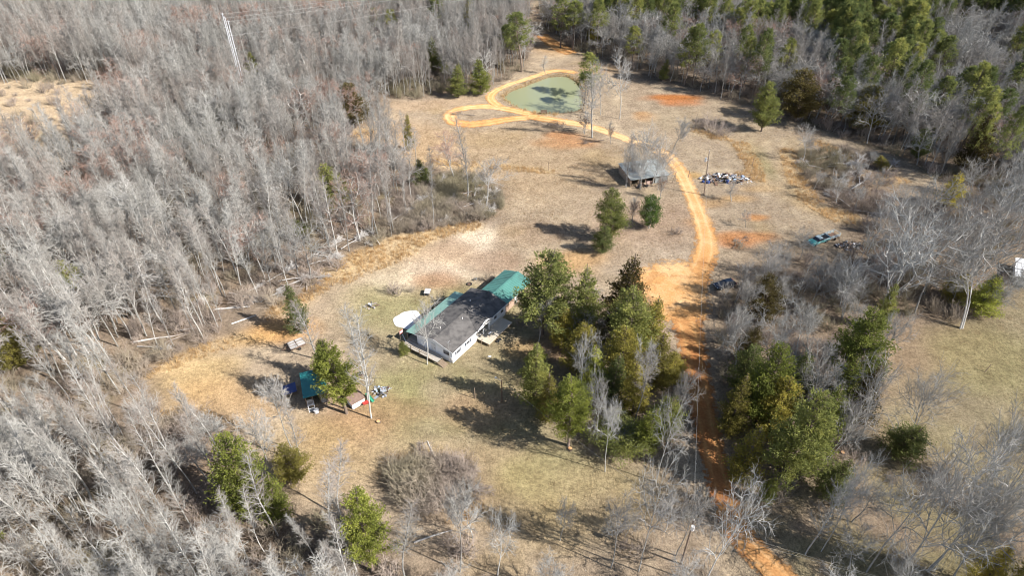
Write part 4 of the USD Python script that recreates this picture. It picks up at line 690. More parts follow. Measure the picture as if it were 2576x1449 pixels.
#STRUCTURES
# ------------------------------------------------------------------ the house (local x along the front wall, y towards the back)
HA = np.array([-10.898, 87.403]); HR = math.radians(55.385)
HZ = float(gz(*HA)) + .02
def hw(s, t): return HA + np.array([s * math.cos(HR) - t * math.sin(HR), s * math.sin(HR) + t * math.cos(HR)])
def at_house(name, label, cat, s=0.0, t=0.0, group=None, rot=0.0):
    x, y = hw(s, t); return thing(name, label, cat, (x, y, HZ if (s, t) == (0, 0) else float(gz(x, y))), HR + rot, group)
L, Wd, EV_, RZ = 16.9, 8.5, 2.86, 4.0
h = at_house('mobile_home', 'long white house with grey shingle roof and a small front gable porch', 'house')
def wall(name, lo, hi, mat=m_white, lab=None): return MB().box(lo, hi).build(name, mat, h, label=lab)
wall('skirting', (.03, .03, -.3), (L - .03, Wd - .03, .66), m_offw)
w1 = wall('wall', (0, 0, .662), (7.2, .14, EV_)); w2 = wall('wall', (12.0, 0, .662), (L, .14, EV_)); wall('wall', (7.2, 1.5, .662), (12.0, 1.64, EV_), m_green2, 'pale green wall at the back of the porch recess')
wall('wall', (7.06, .142, .662), (7.2, 1.5, EV_)); wall('wall', (12.0, .142, .662), (12.14, 1.5, EV_)); wall('wall', (0, Wd - .14, .662), (L, Wd, EV_))
def gable_wall(x):
    mb = MB(); y0, y1 = .142, Wd - .142; P = [(y0, .662), (y1, .662), (y1, EV_), (Wd / 2, RZ - .12), (y0, EV_)]
    a = [(x, y, z) for y, z in P]; b = [(x + .14, y, z) for y, z in P]
    mb.add(a + b, [(0, 1, 2), (0, 2, 3), (0, 3, 4), (5, 7, 6), (5, 8, 7), (5, 9, 8)] + [(i, 5 + i, 5 + (i + 1) % 5) for i in range(5)] + [(i, 5 + (i + 1) % 5, (i + 1) % 5) for i in range(5)])
    return mb.build('gable_wall', m_white, h)
ge = gable_wall(0.0); gable_wall(L - .14)
slope = (RZ - EV_) / (Wd / 2 + .3)
MB().slab([(-.25, -.3, EV_), (L + .25, -.3, EV_), (L + .25, Wd / 2, RZ), (-.25, Wd / 2, RZ)], .12).build('roof', m_shing, h)
rf = MB().slab([(-.25, Wd / 2 + .003, RZ), (L + .25, Wd / 2 + .003, RZ), (L + .25, Wd + .3, EV_), (-.25, Wd + .3, EV_)], .12).build('roof', m_shing, h)
MB().box((-.26, Wd / 2 - .12, RZ + .005), (L + .26, Wd / 2 + .12, RZ + .04)).build('ridge_cap', m_shing, h)
MB().box((-.25, -.36, EV_ - .16), (7.0, -.31, EV_ + .02)).build('gutter', m_white, h); MB().box((12.2, -.36, EV_ - .16), (L + .25, -.31, EV_ + .02)).build('gutter', m_white, h)
for x0, x1 in ((-.29, -.26),): MB().hexa([(x0, -.3, EV_ - .15), (x1, -.3, EV_ - .15), (x1, Wd / 2, RZ - .15), (x0, Wd / 2, RZ - .15)], [(x0, -.3, EV_ + .02), (x1, -.3, EV_ + .02), (x1, Wd / 2, RZ + .02), (x0, Wd / 2, RZ + .02)]).build('bargeboard', m_white, h); MB().hexa([(x0, Wd / 2 + .003, RZ - .15), (x1, Wd / 2 + .003, RZ - .15), (x1, Wd + .3, EV_ - .15), (x0, Wd + .3, EV_ - .15)], [(x0, Wd / 2 + .003, RZ + .02), (x1, Wd / 2 + .003, RZ + .02), (x1, Wd + .3, EV_ + .02), (x0, Wd + .3, EV_ + .02)]).build('bargeboard', m_white, h)
# front gable over the porch
pk = (9.6, 3.95); tv = (pk[1] - EV_) / slope - .3
for s0 in (7.0, 12.2):
    q = [(s0, -.5, EV_ + .03), (9.6, -.5, pk[1]), (9.6, tv, pk[1] + .02), (s0, -.3, EV_ + .05)]
    if s0 > 9: q = [q[1], q[0], q[3], q[2]]
    MB().slab(q, .1).build('porch_roof', m_shing, h)
    a, b = sorted([s0, 9.6]); za, zb = (EV_, pk[1]) if s0 < 9 else (pk[1], EV_)
    MB().hexa([(a, -.56, za - .12), (b, -.56, zb - .12), (b, -.505, zb - .12), (a, -.505, za - .12)], [(a, -.56, za + .08), (b, -.56, zb + .08), (b, -.505, zb + .08), (a, -.505, za + .08)]).build('bargeboard', m_white, h)
MB().add([(7.15, -.42, EV_ - .05), (12.05, -.42, EV_ - .05), (9.6, -.42, pk[1] - .12), (7.15, -.36, EV_ - .05), (12.05, -.36, EV_ - .05), (9.6, -.36, pk[1] - .12)], [(0, 1, 2), (3, 5, 4), (0, 3, 4), (0, 4, 1), (1, 4, 5), (1, 5, 2), (2, 5, 3), (2, 3, 0)]).build('porch_gable', m_offw, h)
MB().box((7.0, -.43, EV_ - .22), (12.2, -.28, EV_ - .06)).build('porch_beam', m_white, h)
for s in (9.05, 10.84): MB().box((s - .08, -.42, .74), (s + .08, -.26, EV_ - .22)).build('porch_post', m_white, h)
MB().box((7.21, .16, .60), (11.99, 1.49, .72)).build('porch_floor', m_deckg, h)
def window(s, z0, z1, w, wallp, shutters=True):
    f = MB()
    for a, b, c, d in ((-w / 2 - .07, -w / 2, z0 - .07, z1 + .07), (w / 2, w / 2 + .07, z0 - .07, z1 + .07), (-w / 2, w / 2, z0 - .07, z0), (-w / 2, w / 2, z1, z1 + .07), (-w / 2, w / 2, (z0 + z1) / 2 - .02, (z0 + z1) / 2 + .02)): f.box((s + a, -.05, c), (s + b, -.004, d))
    wn = MB().box((s - w / 2 + .002, -.02, z0 + .002), (s + w / 2 - .002, -.006, z1 - .002)).build('window', m_glass, h); f.build('frame', m_white, wn)
    if shutters:
        for k in (-1, 1): MB().box((s + k * (w / 2 + .09), -.045, z0 - .05), (s + k * (w / 2 + .42), -.005, z1 + .05)).build('shutter', m_shut, h)
for s in (1.7, 4.6): window(s, 1.45, 2.55, .95, w1)
for s in (13.4, 15.7): window(s, 1.45, 2.5, .85, w2, False)
wn = MB().box((-.02, .75, 1.5), (-.006, 2.1, 2.4)).build('window', m_glass, h); MB().box((-.045, .68, 1.42), (-.005, 2.17, 1.498)).box((-.045, .68, 2.402), (-.005, 2.17, 2.48)).box((-.045, .68, 1.498), (-.005, .748, 2.402)).box((-.045, 2.102, 1.498), (-.005, 2.17, 2.402)).build('frame', m_white, wn)
dr = MB().box((-.06, 4.0, .74), (-.006, 4.95, 2.75)).build('door', m_offw, h); MB().box((-.11, 4.08, 1.7), (-.062, 4.16, 1.82)).build('handle', m_black, dr); MB().box((9.3, 1.44, .74), (10.2, 1.494, 2.75)).build('door', m_white, h)
for x, y, r, hh in ((7.6, 3.5, .12, .3), (3.1, 5.2, .09, .35), (12.8, 5.6, .12, .3)): MB().disc((x, y, RZ - abs(y - Wd / 2) * slope - .05), r, hh, 12).build('vent', m_offw, rf)
MB().tube([(-.4, .35, -.2), (-.4, .35, 5.6)], .035).tube([(-.4, -.25, 5.2), (-.4, .95, 5.2)], .015).tube([(-.75, .35, 5.5), (-.05, .35, 5.5)], .015).build('antenna_mast', m_galv, h)
MB().box((-.28, .05, .9), (-.06, .4, 1.5)).build('meter_box', m_galv, h)
# lean-to porch along the back
p = at_house('back_porch', 'pale green metal lean-to roof along the back of the house', 'porch')
rf_ = MB().slab([(-.1, 8.84, 2.72), (14.9, 8.84, 2.72), (14.9, 11.25, 2.25), (-.1, 11.25, 2.25)], .05).build('roof', m_green2, p)
mb = MB()
for s in np.arange(.2, 14.8, .6): mb.hexa([(s - .02, 8.86, 2.724), (s + .02, 8.86, 2.724), (s + .02, 11.24, 2.26), (s - .02, 11.24, 2.26)], [(s - .015, 8.86, 2.755), (s + .015, 8.86, 2.755), (s + .015, 11.24, 2.291), (s - .015, 11.24, 2.291)])
mb.build('roof_ribs', m_green2, rf_)
for s in (.1, 3.0, 6.0, 9.0, 12.0, 14.7): MB().box((s - .07, 11.0, -.2), (s + .07, 11.14, 2.2)).build('post', m_wood, p)
MB().box((0, 8.55, .4), (14.8, 11.1, .55)).build('floor', m_deckg, p); MB().box((.05, 11.15, .56), (14.7, 11.19, 1.3)).build('railing', m_shut, p)
# green roofed addition
p = at_house('house_addition', 'green metal roofed addition at the far end of the house', 'building')
MB().box((17.1, .3, -.2), (26.3, 6.7, 2.4)).build('wall', plain('tan_siding', (.34, .24, .18), .8), p)
for a, b in ((0, 1), (1, 0)):
    y0, z0, y1, z1 = (0, 2.42, 3.5, 3.42) if a == 0 else (3.503, 3.42, 7.0, 2.42)
    rf_ = MB().slab([(17.16, y0, z0), (26.6, y0, z0), (26.6, y1, z1), (17.16, y1, z1)], .05).build('roof', m_green, p)
    mb = MB()
    for s in np.arange(17.5, 26.5, .6): mb.hexa([(s - .02, y0 + .02, z0 + .004), (s + .02, y0 + .02, z0 + .004), (s + .02, y1 - .02, z1 + .004), (s - .02, y1 - .02, z1 + .004)], [(s - .015, y0 + .02, z0 + .034), (s + .015, y0 + .02, z0 + .034), (s + .015, y1 - .02, z1 + .034), (s - .015, y1 - .02, z1 + .034)])
    mb.build('roof_ribs', m_green, rf_)
MB().box((17.15, 3.3, 3.43), (26.62, 3.7, 3.47)).build('ridge_cap', m_green, p)
MB().box((20.5, .24, .2), (21.4, .29, 2.2)).build('door', m_offw, p); MB().box((23, .26, 1.1), (24.1, .29, 2.0)).build('window_pane', m_glass, p)
# decks
p = at_house('front_deck', 'pale timber deck in front of the porch gable', 'deck')
for k in range(20):
    y = -2.95 + k * .145; MB().box((7.35, y, .655), (15.1 + .06 * math.sin(k * 2.3), y + .135, .695)).build('deck_board', [m_deck, m_deck, m_deckg][k % 3], p)
MB().box((7.4, -2.93, .48), (15.05, -2.88, .65)).box((7.4, -.15, .48), (15.05, -.1, .65)).box((7.4, -2.87, .48), (7.45, -.16, .65)).box((15.0, -2.87, .48), (15.05, -.16, .65)).build('frame', m_wood, p)
for s in (7.5, 10, 12.5, 15.0):
    MB().box((s - .07, -2.86, -.3), (s + .07, -2.72, .647)).build('post', m_wood, p)
p = at_house('side_deck', 'long grey timber walkway deck with steps at the near end of the house', 'deck')
for k in range(11):
    x = -1.95 + k * .152; MB().box((x, 2.1, .655), (x + .142, 10.7 + .05 * math.sin(k * 1.7), .695)).build('deck_board', m_deckg, p)
MB().box((-1.94, 2.12, .46), (-1.89, 10.66, .65)).box((-.32, 2.12, .46), (-.27, 10.66, .65)).build('frame', m_wood, p)
for t in (2.2, 4.3, 6.4, 8.5, 10.5): MB().box((-1.93, t - .06, -.3), (-1.81, t + .06, 1.55 if t > 3 else .647)).build('post', m_wood, p)
MB().box((-1.9, 4.36, 1.45), (-1.84, 10.44, 1.53)).box((-1.9, 4.36, 1.05), (-1.86, 10.44, 1.12)).build('handrail', m_wood, p)
for k in range(5): MB().box((-1.95, 2.02 - .27 * (k + 1), .55 - .13 * k - .045), (-.6, 2.02 - .27 * k - .03, .55 - .13 * k)).build('step', m_wood, p)
MB().hexa([(-1.98, 2.08, .2), (-1.96, 2.08, .2), (-1.96, .55, -.2), (-1.98, .55, -.2)], [(-1.98, 2.08, .62), (-1.96, 2.08, .62), (-1.96, .55, .02), (-1.98, .55, .02)]).build('stringer', m_wood, p)
# things around the house
a = np.linspace(0, 2 * np.pi, 27)[:-1]; rr = 2.85 + .22 * np.sin(3 * a + 1) + .12 * np.sin(7 * a); p = at_house('white_liner', 'round white liner sheet spread on the grass behind the house', 'liner', 4.6, 15.0)
mb = MB(); lo = np.stack([rr * np.cos(a), rr * np.sin(a), np.full(26, -.05)], 1); hi = lo * [.99, .99, 0] + [0, 0, .07]; mb.add(np.vstack([lo, hi, [(0, 0, .1)]]), [(i, (i + 1) % 26, 26 + (i + 1) % 26) for i in range(26)] + [(i, 26 + (i + 1) % 26, 26 + i) for i in range(26)] + [(52, 26 + i, 26 + (i + 1) % 26) for i in range(26)]); mb.build('sheet', m_tarp, p)
mb = MB()
for k in range(9): mb.tube([(math.cos(k) * 1.7 - .7, math.sin(k * 1.7) * 1.5, .1), (math.cos(k) * 1.7 - .2, math.sin(k * 1.7) * 1.5 + .3, .11)], .03, 5)
mb.build('fold', m_offw, p)
p = at_house('garden_table', 'grey topped wooden table alone on the back lawn', 'table', 13.2, 17.3, rot=.5)
for k in range(5): MB().box((-.85, -.62 + k * .25, .78), (.85, -.62 + k * .25 + .235, .84)).build('plank', m_greyw, p)
for sx in (-.75, .75):
    for sy in (-.5, .5): MB().box((sx - .05, sy - .05, -.05), (sx + .05, sy + .05, .78)).build('leg', m_wood, p)
MB().box((-.7, -.45, .3), (.7, .45, .36)).build('shelf', m_shut, p)
p = at_house('fire_ring', 'black fire ring on the grass by the green roofed addition', 'fire ring', 20.7, 12.1); MB().ring((0, 0, .12), .5, .1).build('ring', m_black, p); MB().disc((0, 0, -.02), .45, .08).build('ash', m_iron, p)
def chair(name, label, x, y, z, rot, mat):
    c = thing(name, label, 'chair', (x, y, z), rot); MB().box((-.3, -.28, .4), (.3, .28, .45)).build('seat', mat, c); MB().hexa([(-.3, .28, .4), (.3, .28, .4), (.3, .32, .4), (-.3, .32, .4)], [(-.28, .42, 1.0), (.28, .42, 1.0), (.28, .46, 1.0), (-.28, .46, 1.0)]).build('backrest', mat, c)
    for sx in (-.26, .26):
        for sy in (-.24, .24): MB().tube([(sx, sy, -.03), (sx, sy, .4)], .025, 5).build('leg', mat, c)
xy = hw(22.5, 11.9); chair('lawn_chair', 'grey chair near the black fire ring', *xy, float(gz(*xy)), HR + 2, m_galv)
p = at_house('barbecue_grill', 'black barbecue grill standing on the front deck', 'grill', 9.2, -1.7); 
for k in range(1):
    b = MB().box((-.35, -.22, 1.3), (.35, .22, 1.52)).build('firebox', m_black, p); l = MB(); aa = np.linspace(0, np.pi, 9); pts = [(-.35, -.22 * math.cos(x), 1.525 + .22 * math.sin(x)) for x in aa]; pt2 = [(.35, y, z) for _, y, z in pts]; l.add(pts + pt2, [(i, i + 1, 10 + i, 9 + i) for i in range(8)]); l.add(pts + [(-.35, 0, 1.525)], [(9, i + 1, i) for i in range(8)]); l.add(pt2 + [(.35, 0, 1.525)], [(9, i, i + 1) for i in range(8)]); l.build('lid', m_galv, p)
    for sx in (-.3, .3):
        for sy in (-.18, .18): MB().tube([(sx, sy, .71), (sx, sy, 1.3)], .02, 5).build('leg', m_black, p)
    MB().box((.36, -.2, 1.42), (.7, .2, 1.46)).build('side_shelf', m_galv, p)
for s, t, lab in ((9.5, -3.35, 'worn tyre leaning below the front deck edge'), (10.15, -3.3, 'second worn tyre right beside it under the deck edge')):
    p = at_house('old_tyre', lab, 'tyre', s, t); MB().ring((0, 0, .12), .26, .11).build('tyre', m_black, p)
p = at_house('satellite_dish', 'white satellite dish standing on the front lawn', 'dish', 4.7, -4.85, rot=2.4); MB().tube([(0, 0, -.1), (0, 0, .7)], .03).build('post', m_galv, p)
mb = MB(); R_, A_ = np.meshgrid(np.linspace(0, .38, 5), np.linspace(0, 2 * np.pi, 17)[:-1], indexing='ij'); V_ = np.stack([R_ * np.cos(A_), .25 - R_ ** 2 * .8 + .1 + .3 * R_ * np.sin(A_), .9 + R_ * np.sin(A_)], -1).reshape(-1, 3)
mb.add(V_, [(i * 16 + j, (i + 1) * 16 + j, (i + 1) * 16 + (j + 1) % 16, i * 16 + (j + 1) % 16) for i in range(4) for j in range(16)]); mb.build('reflector', m_white, p); MB().tube([(0, .1, .55), (0, -.3, .8)], .015, 5).build('feed_arm', m_galv, p)
p = at_house('flag_pole', 'thin pole with a small red and white flag by the side deck', 'flag', -1.0, 12.0); MB().tube([(0, 0, -.1), (0, 0, 2.6)], .04).build('pole', m_pole, p)
for k in range(5): MB().box((.045 + .05 * (k % 2) * 0, -.01, 1.75 + k * .16), (.9, .01, 1.90 + k * .16)).build('stripe', m_redp if k % 2 == 0 else m_white, p)
p = at_house('downspout_pipe', 'fallen white pipe lying by the lean-to corner', 'pipe', .2, 12.0, rot=.9); MB().tube([(-1.1, 0, .1), (1.1, .3, .16)], .07).build('pipe', m_white, p)
p = at_house('trellis_post', 'thin leaning post on the lawn below the front deck', 'post', 6.3, -2.0); MB().tube([(0, 0, -.1), (-.1, .1, 2.2)], .04).build('pole', m_wood, p)
for s, t, lab, sc_ in ((9.4, 22.8, 'dry brown shrub on the back lawn', 1.2), (11.8, 20.5, 'small green brown weed clump near the garden table', .5), (23.8, 9.0, 'brown shrub at the back wall of the addition', .8), (16.0, -4.6, 'bare shrub at the end of the front deck', 1.1)):
    x, y = hw(s, t); thing('dry_shrub', lab, 'shrub', (x, y, float(gz(x, y))), 1.0 * s, None, (sc_,) * 3, ref=SH[int(s) % 3])

# ------------------------------------------------------------------ yard sheds and clutter
def heap(name, label, xy, rx, ry, n, seed, rot=0.0, mats=None, size=1.0, hgt=.9):
    rng = np.random.default_rng(seed); p = thing(name, label, 'rubbish heap', (*xy, float(gz(*xy))), rot); mats = mats or m_scrap
    for k in range(n):
        r = np.sqrt(rng.random()); a = rng.uniform(0, 6.28); x, y = rx * r * math.cos(a), ry * r * math.sin(a); z = hgt * max(0, 1 - r) * rng.uniform(.3, 1.1) + .02; m = mats[int(rng.integers(len(mats)))]; kd = rng.random(); s = size * rng.uniform(.5, 1.3)
        d = rng.normal(size=3) * [1, 1, .25]; d /= np.linalg.norm(d); e = np.cross(d, rng.normal(size=3) * .35 + [0, 0, 1]); e /= np.linalg.norm(e); c = np.array([x, y, z])
        if kd < .38: MB().slab([c - d * .7 * s - e * .35 * s, c + d * .7 * s - e * .35 * s, c + d * .66 * s + e * .37 * s + [0, 0, .06], c - d * .7 * s + e * .35 * s], .03).build('sheet', m, p)
        elif kd < .68: MB().tube([c - d * s * 1.1, c + d * s * 1.1], .05, 5).build('board', mats[int(rng.integers(len(mats)))], p)
        elif kd < .85: MB().box(c - [.3 * s, .22 * s, .1], c + [.3 * s, .22 * s, .4 * s], rng.uniform(0, 3)).build('carton', m, p)
        else: v, f = meshkit.arrays(__import__('trimesh').creation.icosphere(1, .38 * s))[:2]; v = v * (.75 + .5 * meshkit.noise(v * 3 + k)[:, None]) * [1, 1, .7] + c; MB().add(v, f).build('sack', m, p)
SO, SA = np.array([-35.27, 76.93]), math.radians(20)
p = thing('garden_shed', 'open fronted timber shed with dark green metal roof', 'shed', (*SO, float(gz(*SO))), SA)
rf_ = MB().slab([(-.25, -.35, 2.5), (3.9, -.35, 2.5), (3.9, 6.4, 2.15), (-.25, 6.4, 2.15)], .05).build('roof', m_teal, p)
mb = MB()
for x in np.arange(0, 3.9, .45): mb.hexa([(x - .02, -.34, 2.504), (x + .02, -.34, 2.504), (x + .02, 6.38, 2.154), (x - .02, 6.38, 2.154)], [(x - .015, -.34, 2.534), (x + .015, -.34, 2.534), (x + .015, 6.38, 2.184), (x - .015, 6.38, 2.184)])
mb.build('roof_ribs', m_teal, rf_)
for k in range(14): MB().box((0, .1 + k * .43, -.2), (.05, .1 + k * .43 + .41, 2.12)).build('plank', m_greyw if k % 3 else m_wood, p)
for k in range(14): MB().box((3.55, .1 + k * .43, -.2), (3.6, .1 + k * .43 + .41, 2.12)).build('plank', m_greyw if k % 3 else m_wood, p)
MB().box((.06, 6.1, -.2), (3.54, 6.15, 2.1)).build('back_wall', m_wood, p)
for x in (.05, 1.2, 2.4, 3.5): MB().box((x - .06, -.06, -.2), (x + .06, .06, 2.44)).build('post', m_wood, p)
MB().box((.12, .0, .0), (1.1, .05, 1.5)).build('front_panel', m_galv, p)
for k in range(3): MB().box((2.5 + k * .3, .0, -.1), (2.5 + k * .3 + .26, .05, 2.2)).build('front_board', m_greyw, p)
p = thing('tarp_shelter', 'low blue tarpaulin cover beside the green roofed shed', 'shelter', (-39.9, 78.6, float(gz(-39.9, 78.6))), .35)
MB().slab([(0, 0, .75), (2.6, .1, 1.0), (2.5, 2.4, 1.1), (.1, 2.3, .8)], .03).build('tarp', m_blue, p)
for x, y in ((.1, .15), (2.5, .25), (2.4, 2.2), (.2, 2.1)): MB().tube([(x, y, -.1), (x, y, .74)], .04, 5).build('post', m_wood, p)
p = thing('wire_cage', 'tall white wire cage in front of the green roofed shed', 'cage', (-34.2, 76.2, float(gz(-34.2, 76.2))), .35)
for x in (-.5, .5):
    for y in (-.5, .5): MB().box((x - .04, y - .04, -.05), (x + .04, y + .04, 1.7)).build('post', m_white, p)
for z in (.85, 1.66): MB().box((-.46, -.53, z), (.46, -.48, z + .06)).box((-.46, .48, z), (.46, .53, z + .06)).box((-.53, -.46, z), (-.48, .46, z + .06)).box((.48, -.46, z), (.53, .46, z + .06)).build('rail', m_white, p)
MB().box((-.44, -.44, 0), (.44, .44, .06)).build('floor', m_greyw, p)
p = thing('white_bucket', 'white tub on the ground by the wire cage', 'tub', (-33.3, 75.6, float(gz(-33.3, 75.6)))); MB().disc((0, 0, -.02), .38, .62, 14, .45).build('tub', m_white, p); MB().disc((0, 0, .602), .47, .05, 14).build('lid', m_offw, p)
p = thing('storage_box', 'low white storage hut with brown felt roof between the tree trunks', 'hut', (-27.25, 76.25, float(gz(-27.25, 76.25))), math.radians(40))
MB().box((0, 0, -.1), (2.4, 1.9, 1.25)).build('wall', m_white, p); MB().slab([(-.15, -.12, 1.26), (2.55, -.12, 1.26), (2.55, 2.1, 1.62), (-.15, 2.1, 1.62)], .06).build('roof', m_brownr, p); MB().box((.9, -.03, .012), (1.6, -.005, 1.05)).build('door', m_offw, p)
p = thing('green_slide', 'green plastic slide beside the white storage hut', 'slide', (-24.7, 78.6, float(gz(-24.7, 78.6))), 2.4)
MB().hexa([(-.9, -.22, .02), (.9, -.22, .85), (.9, .22, .85), (-.9, .22, .02)], [(-.9, -.22, .07), (.9, -.22, .9), (.9, .22, .9), (-.9, .22, .07)]).build('chute', m_plast, p); 
for y in (-.26, .22): MB().hexa([(-.9, y, .02), (.9, y, .85), (.9, y + .04, .85), (-.9, y + .04, .02)], [(-.9, y, .2), (.9, y, 1.05), (.9, y + .04, 1.05), (-.9, y + .04, .2)]).build('side', m_plast, p)
for y in (-.2, .2): MB().tube([(.95, y, -.05), (.88, y, .9)], .04, 5).build('leg', m_plast, p)
p = thing('red_barrow', 'red wheelbarrow next to the green slide', 'wheelbarrow', (-25.2, 77.3, float(gz(-25.2, 77.3))), .5)
MB().hexa([(-.3, -.2, .3), (.35, -.2, .3), (.35, .2, .3), (-.3, .2, .3)], [(-.5, -.34, .62), (.5, -.34, .62), (.5, .34, .62), (-.5, .34, .62)]).build('tray', m_redp, p); MB().ring((.55, 0, .2), .17, .05, 'y').build('wheel', m_black, p)
for y in (-.2, .2): MB().tube([(.55, y * .4, .2), (-.95, y * 1.4, .5)], .025, 5).build('handle', m_wood, p); MB().tube([(-.3, y, -.02), (-.25, y, .32)], .02, 5).build('leg', m_iron, p)
heap('scrap_heap', 'heap of pale scrap metal and pipes beside the green slide', (-23.0, 80.3), 1.7, 1.4, 42, 5, 0, [m_galv, m_white, m_iron, m_galv, m_scrap[-1], m_black, m_scrap[-2]], .55, .7)
heap('scrap_heap', 'small heap of pale broken boards under the tall pale tree behind the house', g(935, 768), 1.5, 1.2, 24, 6, 0, [m_galv, m_greyw, m_deadd, m_iron], .45, .4)
p = thing('fire_pit', 'dark iron fire pit on the lawn right of the green roofed shed', 'fire pit', (-27.3, 84.5, float(gz(-27.3, 84.5)))); MB().disc((0, 0, .1), .35, .35, 14, .5).build('bowl', m_iron, p); MB().disc((0, 0, .452), .46, .03, 14).build('ash', m_black, p)
for k in range(3): MB().tube([(.4 * math.cos(k * 2.1), .4 * math.sin(k * 2.1), -.05), (.3 * math.cos(k * 2.1), .3 * math.sin(k * 2.1), .2)], .03, 5).build('leg', m_iron, p)
p = thing('flatbed_trailer', 'old flatbed trailer with weathered grey planks', 'trailer', (-40.9, 92.1, float(gz(-40.9, 92.1))), math.radians(35))
for k in range(9):
    for x0, x1 in ((-1.45, -.05), (.05, 1.5)): MB().box((x0, -1.15 + k * .26, .66), (x1 - .05 * (k % 3), -1.15 + k * .26 + .22, .70)).build('plank', m_greyw if (k * 2) % 3 else m_deadd, p)
MB().box((-1.5, -1.2, .5), (1.5, -1.12, .655)).box((-1.5, 1.12, .5), (1.5, 1.2, .655)).box((-.04, -1.1, .5), (.04, 1.1, .655)).tube([(-1.5, -.6, .55), (-2.9, 0, .5)], .05).tube([(-1.5, .6, .55), (-2.9, 0, .5)], .05).build('chassis', m_iron, p)
for y in (-1.32, 1.32): MB().ring((.1, y, .3), .22, .1, 'y').build('tyre', m_black, p)

# ------------------------------------------------------------------ barn and field things
Lb, Rb = g(1588, 450, 2.2), g(1681, 437, 2.2); ba = math.atan2(*(Rb - Lb)[::-1]); bw = float(np.linalg.norm(Rb - Lb)); bd = 8.0
p = thing('metal_barn', 'low open fronted barn with pale grey metal roof beside the road', 'barn', (*Lb, float(gz(*Lb))), ba)
n = 7
for k in range(n):
    x0, x1 = -.3 + k * (bw + .6) / n, -.3 + (k + 1) * (bw + .6) / n - .012; dz = .012 * (k % 2)
    MB().slab([(x0, -.5, 2.15 + dz), (x1, -.5, 2.15 + dz), (x1, bd + .3, 2.75 + dz), (x0, bd + .3, 2.75 + dz)], .04).build('roof_sheet', m_barn, p)
for k in range(6): MB().box((bw * k / 5 - .1, -.1, -.2), (bw * k / 5 + .1, .1, 2.12)).build('post', m_wood, p)
MB().box((0, bd - .06, -.2), (bw, bd, 2.65)).build('wall', m_barn, p); MB().box((-.05, .15, -.2), (0.0, bd - .07, 2.15)).build('wall', m_wood, p); MB().box((bw, .15, -.2), (bw + .05, bd - .07, 2.15)).build('wall', m_barn, p)
MB().box((bw * .66, -.02, -.2), (bw - .12, .03, 2.0)).build('front_panel', m_barn, p); MB().box((bw * .42, -.02, -.1), (bw * .6 - .12, .03, .9)).build('front_panel', plain('pinkish_board', (.42, .3, .25), .8), p)
heap('rubbish_heap', 'dark heap of old timber inside the open barn front', Lb + np.array([2.5, .6]), 2.6, 1.2, 26, 8, 0, [m_deadd, m_black, m_iron, m_wood], .9, .8)
def pole(name, label, base, H, r0=.15, r1=.1, lean=(0, 0), mat=m_pole, cat='utility pole'):
    p = thing(name, label, cat, (*base, float(gz(*base)))); MB().tube([(0, 0, -.3), (lean[0] * .5, lean[1] * .5, H * .5), (lean[0], lean[1], H)], [r0, (r0 + r1) / 2, r1], 8).build('pole', mat, p); return p
T1B = g(1771, 490); T1 = pole('utility_pole', 'tall utility pole with a transformer between the barn road and the rubbish heap', T1B, 12.4, lean=(-.9, 0))
MB().disc((-.95 - .42, 0, 9.6), .27, 1.0, 14).build('transformer', m_galv, T1); MB().box((-1.0, -.06, 9.9), (-.7, .06, 10.1)).build('bracket', m_galv, T1); MB().tube([(-.9, 0, 12.4), (-.9, 0, 12.75)], .05, 6).build('insulator', m_offw, T1)
T2B = g(1745, 1312, 10.5); T2 = pole('utility_pole', 'utility pole among the bare oaks left of the lower road', T2B, 10.5)
MB().disc((0, -.3, 8.9), .25, .8, 12).build('transformer', m_offw, T2); MB().tube([(0, 0, 10.5), (0, 0, 10.8)], .05, 6).build('insulator', m_offw, T2)
T3B = g(1262.6, 1011); H3 = height(1262, 1011, 957); T3 = pole('yard_light_pole', 'rust brown yard pole with a white lamp arm in front of the house', T3B, H3, .11, .08, mat=m_iron, cat='yard light')
MB().tube([(0, 0, H3 - .2), (-1.0, .5, H3 + .25)], .035, 6).build('arm', m_offw, T3); MB().disc((-1.0, .5, H3 + .1), .2, .18, 12, .12).build('lamp', m_offw, T3)
def wire(name, label, a, b, sag, r=.006):
    t = np.linspace(0, 1, 25)[:, None]; P = np.array(a) * (1 - t) + np.array(b) * t; P[:, 2] -= (4 * sag * t * (1 - t))[:, 0]
    w = MB().tube(P, r, 4); return tag(w.build(name, m_wire), label, 'wire')
z1, z2 = float(gz(*T1B)), float(gz(*T2B))
wire('power_line', 'power line along the driveway from the roadside pole to the transformer pole', (T2B[0] - .1, T2B[1], z2 + 10.75), (T1B[0] - .9, T1B[1], z1 + 12.7), 1.6)
wire('power_line', 'lower power line beside it over the driveway', (T2B[0] + .15, T2B[1], z2 + 9.9), (T1B[0] - .9, T1B[1], z1 + 11.6), 1.8)
for k, (zz, lab) in enumerate(((10.75, 'upper power line running off to the bottom right corner'), (9.6, 'lower power line running off to the bottom right corner'))):
    e = g(2350, 1490, zz - 1); wire('power_line', lab, (*T2B, z2 + zz), (*e, zz - 1), .5)
wire('service_wire', 'thin service wire from the yard pole towards the roadside pole', (T3B[0], T3B[1], H3 + float(gz(*T3B))), (*T2B, z2 + 9.5), .6, .01)
